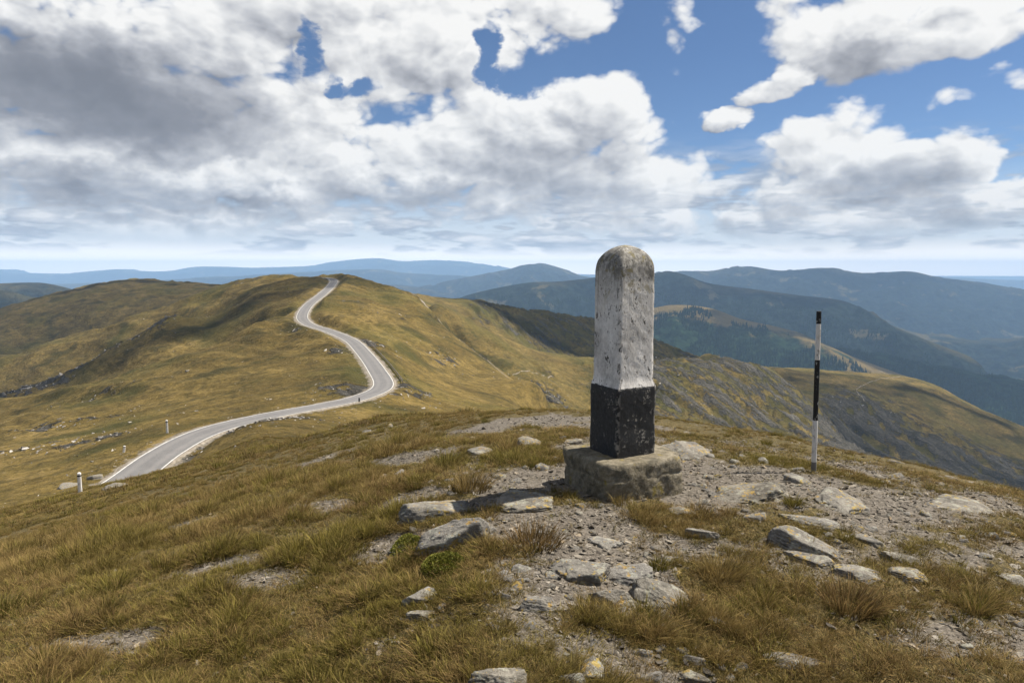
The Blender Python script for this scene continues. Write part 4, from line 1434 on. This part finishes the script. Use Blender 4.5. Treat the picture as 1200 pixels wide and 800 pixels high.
def tuft(name, seed, n, h, spread, lean, mt, width=.0032, segs=3, flop=.5):
    rg = np.random.default_rng(seed)
    V, F, T, C = [], [], [], []
    for b in range(n):
        a = rg.uniform(0, 2 * np.pi)
        r0 = spread * math.sqrt(rg.uniform(0, 1))
        px, py = r0 * math.cos(a), r0 * math.sin(a)
        out = rg.uniform(.1, 1.0) * lean * (.4 + r0 / spread)
        ox, oy = math.cos(a) * out + .22 * lean + rg.normal(0, .12), math.sin(a) * out + rg.normal(0, .12)
        hh = h * rg.uniform(.45, 1.1)
        w = width * rg.uniform(.7, 1.4)
        f2 = rg.uniform(0, 2 * np.pi)
        wx, wy = math.cos(f2) * w, math.sin(f2) * w
        droop = flop * rg.uniform(.2, 1.0)
        tint = rg.uniform(0, 1)
        i0 = len(V)
        for s in range(segs + 1):
            t = s / segs
            x, y = px + ox * hh * (t ** 1.6), py + oy * hh * (t ** 1.6)
            zz = hh * (t - droop * .45 * t * t) * .95
            k = 1 - t * .85
            if s < segs:
                V += [(x - wx * k, y - wy * k, zz), (x + wx * k, y + wy * k, zz)]
                T += [t, t]
                C += [tint, tint]
            else:
                V.append((x, y, zz))
                T.append(1)
                C.append(tint)
        for s in range(segs - 1):
            q = i0 + 2 * s
            F.append((q, q + 1, q + 3, q + 2))
        q = i0 + 2 * (segs - 1)
        F.append((q, q + 1, q + 2))
    me = bpy.data.meshes.new(name)
    me.from_pydata(V, [], F)
    me.update()
    for nm, val in (('along', T), ('tint', C)):
        at = me.attributes.new(nm, 'FLOAT', 'POINT')
        at.data.foreach_set('value', np.array(val, np.float32))
    me.polygons.foreach_set('use_smooth', np.ones(len(me.polygons), bool))
    me.materials.append(mt)
    return me


TUFTS = []
for k in range(5):
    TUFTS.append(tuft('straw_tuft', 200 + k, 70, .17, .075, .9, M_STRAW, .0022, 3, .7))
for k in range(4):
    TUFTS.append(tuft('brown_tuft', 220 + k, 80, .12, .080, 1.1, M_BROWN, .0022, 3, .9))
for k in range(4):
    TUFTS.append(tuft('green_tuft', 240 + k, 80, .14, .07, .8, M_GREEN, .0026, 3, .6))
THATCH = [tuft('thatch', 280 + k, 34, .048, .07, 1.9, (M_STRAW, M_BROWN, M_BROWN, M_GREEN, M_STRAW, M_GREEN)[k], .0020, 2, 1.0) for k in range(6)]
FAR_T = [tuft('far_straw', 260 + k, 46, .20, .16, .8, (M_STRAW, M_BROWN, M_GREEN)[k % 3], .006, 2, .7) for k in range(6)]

rg = np.random.default_rng(5)
# solid footprints where nothing grows
SOLID = [(KP[0], KP[1], .46)]


def grass_points(d0, d1, per_m2, size, span=43, gate=.55):
    area = (d1 * d1 - d0 * d0) * R(span)
    n = int(area * per_m2)
    r = np.sqrt(rg.uniform(d0 * d0, d1 * d1, n))
    a = np.radians(rg.uniform(-span, span, n))
    x, y = r * np.sin(a), r * np.cos(a)
    g = gravel_mask(x, y)
    tus = fbm(x * 1.7, y * 1.7, 3, .5, seed=61)
    keep = rg.uniform(0, 1, n) > np.clip(g * 1.05 + (.05 if gate else -.1) - gate * tus, 0, .992)
    right = sstep(.2, 1.4, x) * sstep(9, 6, y)
    keep &= rg.uniform(0, 1, n) > .18 * right
    for (sx, sy, sr) in SOLID:
        keep &= (x - sx) ** 2 + (y - sy) ** 2 > sr * sr
    x, y, g, tus = x[keep], y[keep], g[keep], tus[keep]
    z = ground(x, y)
    n = len(x)
    clump = .68 + 1.5 * np.clip(tus + .10, -.25, .6)
    s = size * clump * rg.uniform(.65, 1.3, n) * (1 - .45 * g) * (1 - .2 * sstep(.2, 1.4, x))
    return x, y, z, s, tus


def crest_shrink(x, y):
    """the turf is cropped short on the windswept crest behind and right of the milestone"""
    return np.where((x > -1.0), np.clip(1 - .55 * sstep(5.5, 8.5, y + .35 * x), .4, 1), np.clip(1 - .5 * sstep(6.5, 12.5, y), .45, 1))


def build_grass():
    P_, R_, S_, I_ = [], [], [], []
    for d0, d1, dens_, size in ((1.2, 4.5, 420, .60), (4.5, 8, 240, .70), (8, 18, 80, .95)):
        x, y, z, s, tus = grass_points(d0, d1, dens_, size)
        n = len(x)
        s = s * crest_shrink(x, y)
        patch = fbm(x * .45, y * .45, 3, .5, seed=63) + rg.normal(0, .22, n)
        patch = patch + .30 * sstep(6, 9.5, y + .3 * x) + .14 * sstep(6, 11, y - x)
        kind = np.where(patch > .10, 0, np.where(patch > -.26, 1, 2))
        kind = np.where((tus > .22) & (rg.uniform(0, 1, n) < .45), 2, kind)
        ii = np.where(kind == 0, rg.integers(0, 5, n), np.where(kind == 1, rg.integers(5, 9, n), rg.integers(9, 13, n)))
        P_.append(np.stack([x, y, z - .008], 1))
        R_.append(np.stack([rg.normal(0, .10, n), rg.normal(.06, .10, n), rg.normal(0, .9, n)], 1))
        S_.append(np.stack([s, s, s * rg.uniform(.7, 1.25, n)], 1))
        I_.append(ii)
    scatter('grass', np.vstack(P_), np.vstack(R_), np.vstack(S_), np.concatenate(I_), TUFTS, 'dry brown and olive mountain grass bending in the wind')
    P_, R_, S_, I_ = [], [], [], []
    for d0, d1, dens_ in ((1.2, 4.8, 900), (4.8, 8.5, 380)):
        x, y, z, s, tus = grass_points(d0, d1, dens_, 1.0, gate=0)
        s = np.clip(s, .75, 1.25)
        n = len(x)
        P_.append(np.stack([x, y, z - .006], 1))
        R_.append(np.stack([rg.normal(0, .15, n), rg.normal(.05, .15, n), rg.uniform(0, 6.28, n)], 1))
        S_.append(np.stack([s, s, s], 1))
        I_.append(rg.integers(0, 6, n))
    scatter('thatch', np.vstack(P_), np.vstack(R_), np.vstack(S_), np.concatenate(I_), THATCH, 'short matted thatch of dead grass between the tufts')
    x, y, z, s, tus = grass_points(17, 60, 11.0, .72)
    d, _ = road_near(x, y)
    keep = (d > ROAD_HW + 2.6)
    x, y, z, s = x[keep], y[keep], z[keep], s[keep]
    n = len(x)
    scatter('distant_grass', np.stack([x, y, z - .02], 1), np.stack([rg.normal(0, .1, n), rg.normal(.05, .1, n), rg.normal(0, .9, n)], 1), np.stack([s, s, s * .9], 1), rg.integers(0, 6, n), FAR_T, 'coarse dry grass on the slope above the road')


build_grass()

# shale chips
def chip(seed, sub=False):
    rg2 = np.random.default_rng(seed)
    bm = bmesh.new()
    n = 9
    for k in range(n):
        a = rg2.uniform(0, 6.28)
        q = rg2.uniform(.55, 1.0)
        bm.verts.new((math.cos(a) * q, math.sin(a) * q * rg2.uniform(.5, .9), rg2.uniform(-.22, .22)))
    bmesh.ops.convex_hull(bm, input=bm.verts)
    me = bpy.data.meshes.new('chip')
    bm.to_mesh(me)
    bm.free()
    return me


def m_chip(nb):
    W_ = nb.node('ShaderNodeNewGeometry').outputs['Position']
    rnd = nb.node('ShaderNodeObjectInfo').outputs['Random']
    f = nb.noise(W_, 55, 4, .65)
    c = nb.ramp(rnd, [(0, (.045, .040, .033)), (.35, (.098, .085, .068)), (.7, (.155, .136, .110)), (.9, (.25, .225, .187)), (1, (.20, .155, .10))])
    c = nb.v('SCALE', c, nb.m('MULTIPLY_ADD', f, .9, .55))
    return dict(color=c, rough=.9, bump=f, bstr=.5, bdist=.006, spec=.2)


M_CHIP = material('shale_chips', m_chip)
CHIPS = [chip(300 + k) for k in range(9)]
for me in CHIPS:
    me.materials.append(M_CHIP)


def build_gravel():
    P_, R_, S_, I_ = [], [], [], []
    for d0, d1, per, lo, hi in ((2.0, 4.6, 1500, .007, .042), (4.6, 8.5, 800, .009, .046), (8.5, 14, 160, .015, .055)):
        n = int((d1 * d1 - d0 * d0) * R(42) * per)
        r = np.sqrt(rg.uniform(d0 * d0, d1 * d1, n))
        a = np.radians(rg.uniform(-42, 42, n))
        x, y = r * np.sin(a), r * np.cos(a)
        g = gravel_mask(x, y)
        cl = fbm(x * 3.1, y * 3.1, 3, .6, seed=71)
        keep = rg.uniform(0, 1, n) < np.clip(g * (.85 + .7 * cl) + .03 + .05 * sstep(-.3, 1, x), 0, 1)
        keep &= (x - KP[0]) ** 2 + (y - KP[1]) ** 2 > .38 ** 2
        x, y = x[keep], y[keep]
        n = len(x)
        z = ground(x, y)
        s = lo + (hi - lo) * rg.beta(.8, 2.6, n)
        P_.append(np.stack([x, y, z + s * .12], 1))
        R_.append(np.stack([rg.normal(0, .28, n), rg.normal(0, .28, n), rg.uniform(0, 6.28, n)], 1))
        S_.append(np.stack([s, s, s * rg.uniform(.5, 1.3, n)], 1))
        I_.append(rg.integers(0, 9, n))
    scatter('gravel', np.vstack(P_), np.vstack(R_), np.vstack(S_), np.concatenate(I_), CHIPS, 'loose grey shale chips around the milestone')


build_gravel()

# stones strewn over the hillside and the broken ridge faces
M_STREWN = material('weathered_field_stone', lambda nb: dict(color=nb.v('SCALE', nb.ramp(nb.node('ShaderNodeObjectInfo').outputs['Random'], [(0, (.10, .094, .085)), (.5, (.22, .205, .185)), (1, (.40, .375, .34))]), nb.m('MULTIPLY_ADD', nb.noise(nb.node('ShaderNodeNewGeometry').outputs['Position'], 3, 4, .7), .9, .55)), rough=.95, spec=.1))
STREWN = [chip(330 + k) for k in range(9)]
for me in STREWN:
    me.materials.append(M_STREWN)


def build_strewn():
    n = 160000
    r = np.exp(rg.uniform(math.log(45), math.log(1000), n))
    a = np.radians(rg.uniform(-40, 40, n))
    x, y = r * np.sin(a), r * np.cos(a)
    sc = blob(x, y, SCREE)
    fm = face_mask(x, y)
    d, _ = road_near(x, y)
    edge = sstep(14, 4, d) * (d > ROAD_HW + 1.2)
    cl = fbm(x / 11, y / 11, 4, .6, seed=95)
    pr = .004 + .07 * sstep(.16, .42, cl) + .7 * sc * sstep(-.2, .3, cl) + .12 * fm * sstep(-.1, .5, cl) + .30 * edge * sstep(-.2, .3, cl)
    keep = (rg.uniform(0, 1, n) < pr) & (d > ROAD_HW + 1.0)
    x, y, r, fm, edge = x[keep], y[keep], r[keep], fm[keep], edge[keep]
    n = len(x)
    z = ground(x, y)
    s = (.12 + .75 * rg.beta(.8, 3, n)) * np.clip((r / 220) ** .6, .45, 2.2) * (1 + .6 * fm) * (1 - .45 * edge) * (1 + 1.6 * sc[keep])
    scatter('strewn_stones', np.stack([x, y, z + s * .1], 1), np.stack([rg.normal(0, .3, n), rg.normal(0, .3, n), rg.uniform(0, 6.28, n)], 1), np.stack([s, s * .8, s * 1.6], 1), rg.integers(0, 9, n), STREWN, 'weathered stones strewn over the grassy hillside and scree')


build_strewn()

# ------------------------------------------------------------------ single stones lying about
SM = [rock_mesh('stone', 500 + k, 1, .8, .34, flat=.8, rough=.05, facets=5 + k % 4, sub=3, mt=M_ROCK, strata=.05) for k in range(8)]


def zone(u, v, px, sq):
    if v < 545:
        w_ = 'on the bare patch behind the milestone' if u < 700 else 'on thin turf behind and right of the footing'
    elif u < 655:
        w_ = 'in the gravel left of the footing' if v < 650 else 'in the gravel left of the front rock pile'
    elif u < 840:
        w_ = 'in gravel between footing and front rock pile' if v < 660 else 'in the gravel in front of the rock pile'
    elif v < 610:
        w_ = 'on the shale around the pole foot'
    else:
        w_ = 'among the bedrock slabs below the pole' if v < 690 else 'in the stony turf at the lower right'
    return ('small ' if px < 12 else 'larger ' if px > 17 else 'fist sized ') + ('flat' if sq < .85 else 'blocky' if sq > 1.15 else 'uneven') + ' grey stone ' + w_


def stones():
    done = 0
    tries = 0
    while done < 230 and tries < 9000:
        tries += 1
        u, v = rg.uniform(430, 1195), rg.uniform(505, 795)
        w = pix_dir(u, v)
        # cheap test on flat ground first
        dd = CAM_Z / max(-w[2] / w[1], .05)
        x, y = w[0] / w[1] * dd, dd
        g = float(gravel_mask(np.array([x]), np.array([y]))[0])
        if g < .25 or rg.uniform() > .25 + .75 * g:
            continue
        p = hit(u, v)
        if p is None or p.y > 13 or (p.x - KP[0]) ** 2 + (p.y - KP[1]) ** 2 < .5 ** 2:
            continue
        s = p.y / 800 * (9 + 16 * rg.beta(1.0, 2.6))
        sq = rg.uniform(.6, 1.4)
        o = obj('stone', SM[done % 8], loc=p - Vector((0, 0, s * .06)), label=zone(u, v, s * 800 / p.y, sq), cat='stone', group='loose stones on the gravel')
        o.scale = (s, s, s * sq)
        o.rotation_euler = (rg.normal(0, .2), rg.normal(0, .2), rg.uniform(0, 6.28))
        done += 1


stones()

# ------------------------------------------------------------------ moss cushions and single tussocks
M_MOSS = material('moss', lambda nb: dict(color=nb.v('SCALE', nb.ramp(nb.m('ADD', nb.m('MULTIPLY', nb.attr('along'), .6), nb.m('MULTIPLY', nb.attr('tint'), .4)), [(0, (.030, .042, .005)), (.5, (.088, .095, .012)), (1, (.20, .185, .03))]), nb.m('MULTIPLY_ADD', nb.noise(None, 3, 3, .6), .8, .6)), rough=.8, trans=.25))


def moss(u, v0, v1, w, label, seed):
    a = hit(u, v1)
    b = hit(u, v0 + (v1 - v0) * .45)
    wm = w * a.y / 800
    c = (a + b) / 2
    dep = (b - a).length * 1.15
    h = (v1 - v0) * .36 * a.y / 800
    rg2 = np.random.default_rng(seed)
    V, F, T, C = [], [], [], []
    for k in range(5200):
        q, an = math.sqrt(rg2.uniform(0, 1)), rg2.uniform(0, 6.28)
        q *= 1 + .45 * float(fbm(np.array([math.cos(an) * 1.6 + seed]), np.array([math.sin(an) * 1.6]), 3, .6)[0])
        x, y = q * math.cos(an), q * math.sin(an)
        lump = float(fbm(np.array([x * 2 + seed]), np.array([y * 2.0]), 3, .6)[0])
        zz = h * max(1 - q * q, .02) ** .6 * (1 + .8 * lump)
        px, py = x * wm / 2, y * dep / 2
        nx, ny, nz = x + rg2.normal(0, .6), y + rg2.normal(0, .6), 1.0
        L_ = rg2.uniform(.005, .017)
        e = Vector((nx, ny, nz)).normalized() * L_
        sd = Vector((rg2.normal(), rg2.normal(), rg2.normal() * .3)).normalized() * L_ * .33
        i0 = len(V)
        p = Vector((px, py, zz - .008))
        V += [tuple(p - sd * .5), tuple(p + e * .55 + sd), tuple(p + e), tuple(p + e * .5 - sd)]
        F.append((i0, i0 + 1, i0 + 2, i0 + 3))
        T += [0, .7, 1, .7]
        C += [rg2.uniform()] * 4
    me = bpy.data.meshes.new('moss_cushion')
    me.from_pydata(V, [], F)
    for nm, val in (('along', T), ('tint', C)):
        at = me.attributes.new(nm, 'FLOAT', 'POINT')
        at.data.foreach_set('value', np.array(val, np.float32))
    me.materials.append(M_MOSS)
    c.z = gz(c.x, c.y)
    o = obj('moss_cushion', me, loc=c, label=label, cat='moss', group='moss beside the boulders')
    o.rotation_euler = (0, 0, -math.atan2(c.x, c.y))


moss(481, 615, 655, 46, 'bright yellow green moss clump under the left side of the boulder', 1)
moss(521, 637, 677, 58, 'spreading green moss cushion in front of the boulder', 2)


def tussock(u, v, w, hpx, label, mt, seed, n=420):
    p = hit(u, v)
    wm, hm = w * p.y / 800, hpx * p.y / 800
    me = tuft('grass_tussock', seed, n, hm * 1.05, wm * .34, .75, mt, .0026, 3, .8)
    obj('grass_tussock', me, loc=p + Vector((0, wm * .2, -.01)), label=label, cat='grass tussock', group='tussocks on the stony ground')


tussock(628, 645, 92, 36, 'brown dry tussock at the edge of the milestone shadow', M_BROWN, 401)
tussock(551, 577, 70, 30, 'straw coloured tussock behind the broad boulder', M_STRAW, 402)
tussock(527, 545, 50, 22, 'green grass tuft on the slope behind the straw tussock', M_GREEN, 403, 300)
tussock(598, 530, 42, 20, 'golden green tuft right behind the thin pale slab', M_STRAW, 404, 300)
tussock(776, 668, 40, 20, 'small green tuft between slabs of the front rock pile', M_GREEN, 405, 220)
tussock(932, 593, 30, 16, 'yellow green tuft on bare shale below the pole', M_GREEN, 406, 220)
tussock(851, 680, 66, 30, 'olive tuft leaning over gravel right of the front rock pile', M_STRAW, 407)
tussock(899, 521, 16, 9, 'lone dark green tuft on the crest left of the pole', M_GREEN, 408, 160)
tussock(1004, 722, 90, 44, 'dark brown tussock in the lower right meadow', M_BROWN, 409, 500)
tussock(668, 583, 20, 12, 'little green tuft against the left corner of the footing', M_GREEN, 410, 150)

# ------------------------------------------------------------------ out-of-view clouds added to cast shade on the hills
M_SHADE_CLOUD = material('cloud_body', lambda nb: dict(color=(.9, .9, .9), rough=1.0, spec=0.0))
_nt = M_SHADE_CLOUD.node_tree          # thin enough that some sun comes through
_out = [n for n in _nt.nodes if n.type == 'OUTPUT_MATERIAL'][0]
_pb = [n for n in _nt.nodes if n.type == 'BSDF_PRINCIPLED'][0]
_mx, _tp = _nt.nodes.new('ShaderNodeMixShader'), _nt.nodes.new('ShaderNodeBsdfTransparent')
_mx.inputs[0].default_value = .62
_nt.links.new(_tp.outputs[0], _mx.inputs[1])
_nt.links.new(_pb.outputs[0], _mx.inputs[2])
_nt.links.new(_mx.outputs[0], _out.inputs[0])


M_SHADE_CLOUD_THIN = M_SHADE_CLOUD.copy()
[n for n in M_SHADE_CLOUD_THIN.node_tree.nodes if n.type == 'MIX_SHADER'][0].inputs[0].default_value = .33


def cloud(target, dist, rx, ry, seed, mt=None):
    c = Vector(target) + SUN_DIR * dist  # set sunward of the spot it is to shade
    bm = bmesh.new()
    bmesh.ops.create_icosphere(bm, subdivisions=5, radius=1)
    V = np.array([v.co[:] for v in bm.verts])
    n = fbm(V[:, 0] * 1.7 + seed * 5 + V[:, 2], V[:, 1] * 1.7 - V[:, 2], 5, .55, seed=seed)
    V = V * (1 + .75 * n)[:, None] * np.array([rx, ry, .30 * min(rx, ry)])
    V[:, 2] = np.where(V[:, 2] < 0, V[:, 2] * .3, V[:, 2])
    for v, q in zip(bm.verts, V):
        v.co = q
    me = bpy.data.meshes.new('cloud')
    bm.to_mesh(me)
    bm.free()
    me.polygons.foreach_set('use_smooth', np.ones(len(me.polygons), bool))
    me.materials.append(mt or M_SHADE_CLOUD)
    o = obj('cloud', me, loc=c, kind='stuff')
    o['label'] = 'white cloud out of view, added to shade the hills'


cloud(pt(1080, 520, 850), 1900, 300, 140, 1, M_SHADE_CLOUD_THIN)
cloud(pt(90, 375, 1000), 1900, 300, 200, 2, M_SHADE_CLOUD_THIN)
cloud(pt(680, 400, 1000), 2000, 260, 130, 3)
cloud(pt(190, 400, 490), 1700, 120, 60, 6, M_SHADE_CLOUD_THIN)
cloud(pt(1050, 338, 7800), 6500, 1500, 700, 7, M_SHADE_CLOUD_THIN)  # added to darken the far right mountains
cloud(pt(740, 336, 4600), 5600, 700, 420, 8, M_SHADE_CLOUD_THIN)  # added to darken the forested mountain behind the milestone
cloud(pt(1080, 425, 3000), 4200, 1000, 420, 4)
cloud(pt(930, 356, 4500), 5000, 700, 350, 5)


# ------------------------------------------------------------------ conifers of the far valley slopes
def conifer(seed):
    rg3 = np.random.default_rng(seed)
    V, F = [], []
    for (z0, z1, r) in ((.06, .55, .20), (.34, .78, .145), (.62, 1.0, .09)):
        i0 = len(V)
        for k in range(6):
            a = k * math.pi / 3 + rg3.uniform(-.2, .2)
            q = r * rg3.uniform(.7, 1.2)
            V.append((math.cos(a) * q, math.sin(a) * q, z0 + rg3.uniform(-.03, .03)))
        V.append((0, 0, z1))
        F += [(i0 + k, i0 + (k + 1) % 6, i0 + 6) for k in range(6)]
    return mesh_py('conifer', V, F, M_CONIFER, False)


M_CONIFER = material('conifer_needles', lambda nb: dict(color=nb.mix(nb.node('ShaderNodeObjectInfo').outputs['Random'], (.010, .020, .009), (.026, .040, .018)), rough=1.0, spec=0.0))


def build_forest():
    P_ = []
    for (V, below), count, lo in ((F8, 16000, 48), (F10, 16000, -1), (F7, 26000, 95)):
        nt, ns = V.shape[:2]
        i = rg.uniform(nt // 4, nt - 1.01, count)
        j = rg.uniform(0, ns - 1.01, count)
        i0, j0 = i.astype(int), j.astype(int)
        fi, fj = (i - i0)[:, None], (j - j0)[:, None]
        p = (V[i0, j0] * (1 - fj) + V[i0, j0 + 1] * fj) * (1 - fi) + (V[i0 + 1, j0] * (1 - fj) + V[i0 + 1, j0 + 1] * fj) * fi
        patch = fbm(p[:, 0] / 260, p[:, 1] / 260, 4, .6, seed=90)
        keep = (below[i0, j0] + 160 * patch > lo) & (patch > -.18) & (p[:, 2] > VALLEY - 30)
        P_.append(p[keep])
    P = np.vstack(P_)
    n = len(P)
    s = rg.uniform(10, 22, n)
    scatter('far_forest', P - np.array([0, 0, 1.0]), np.stack([np.zeros(n), np.zeros(n), rg.uniform(0, 6.28, n)], 1), np.stack([s, s, s * rg.uniform(.8, 1.2, n)], 1), rg.integers(0, 3, n), [conifer(k) for k in range(3)], 'dark conifer forest covering the far valley slopes')


build_forest()
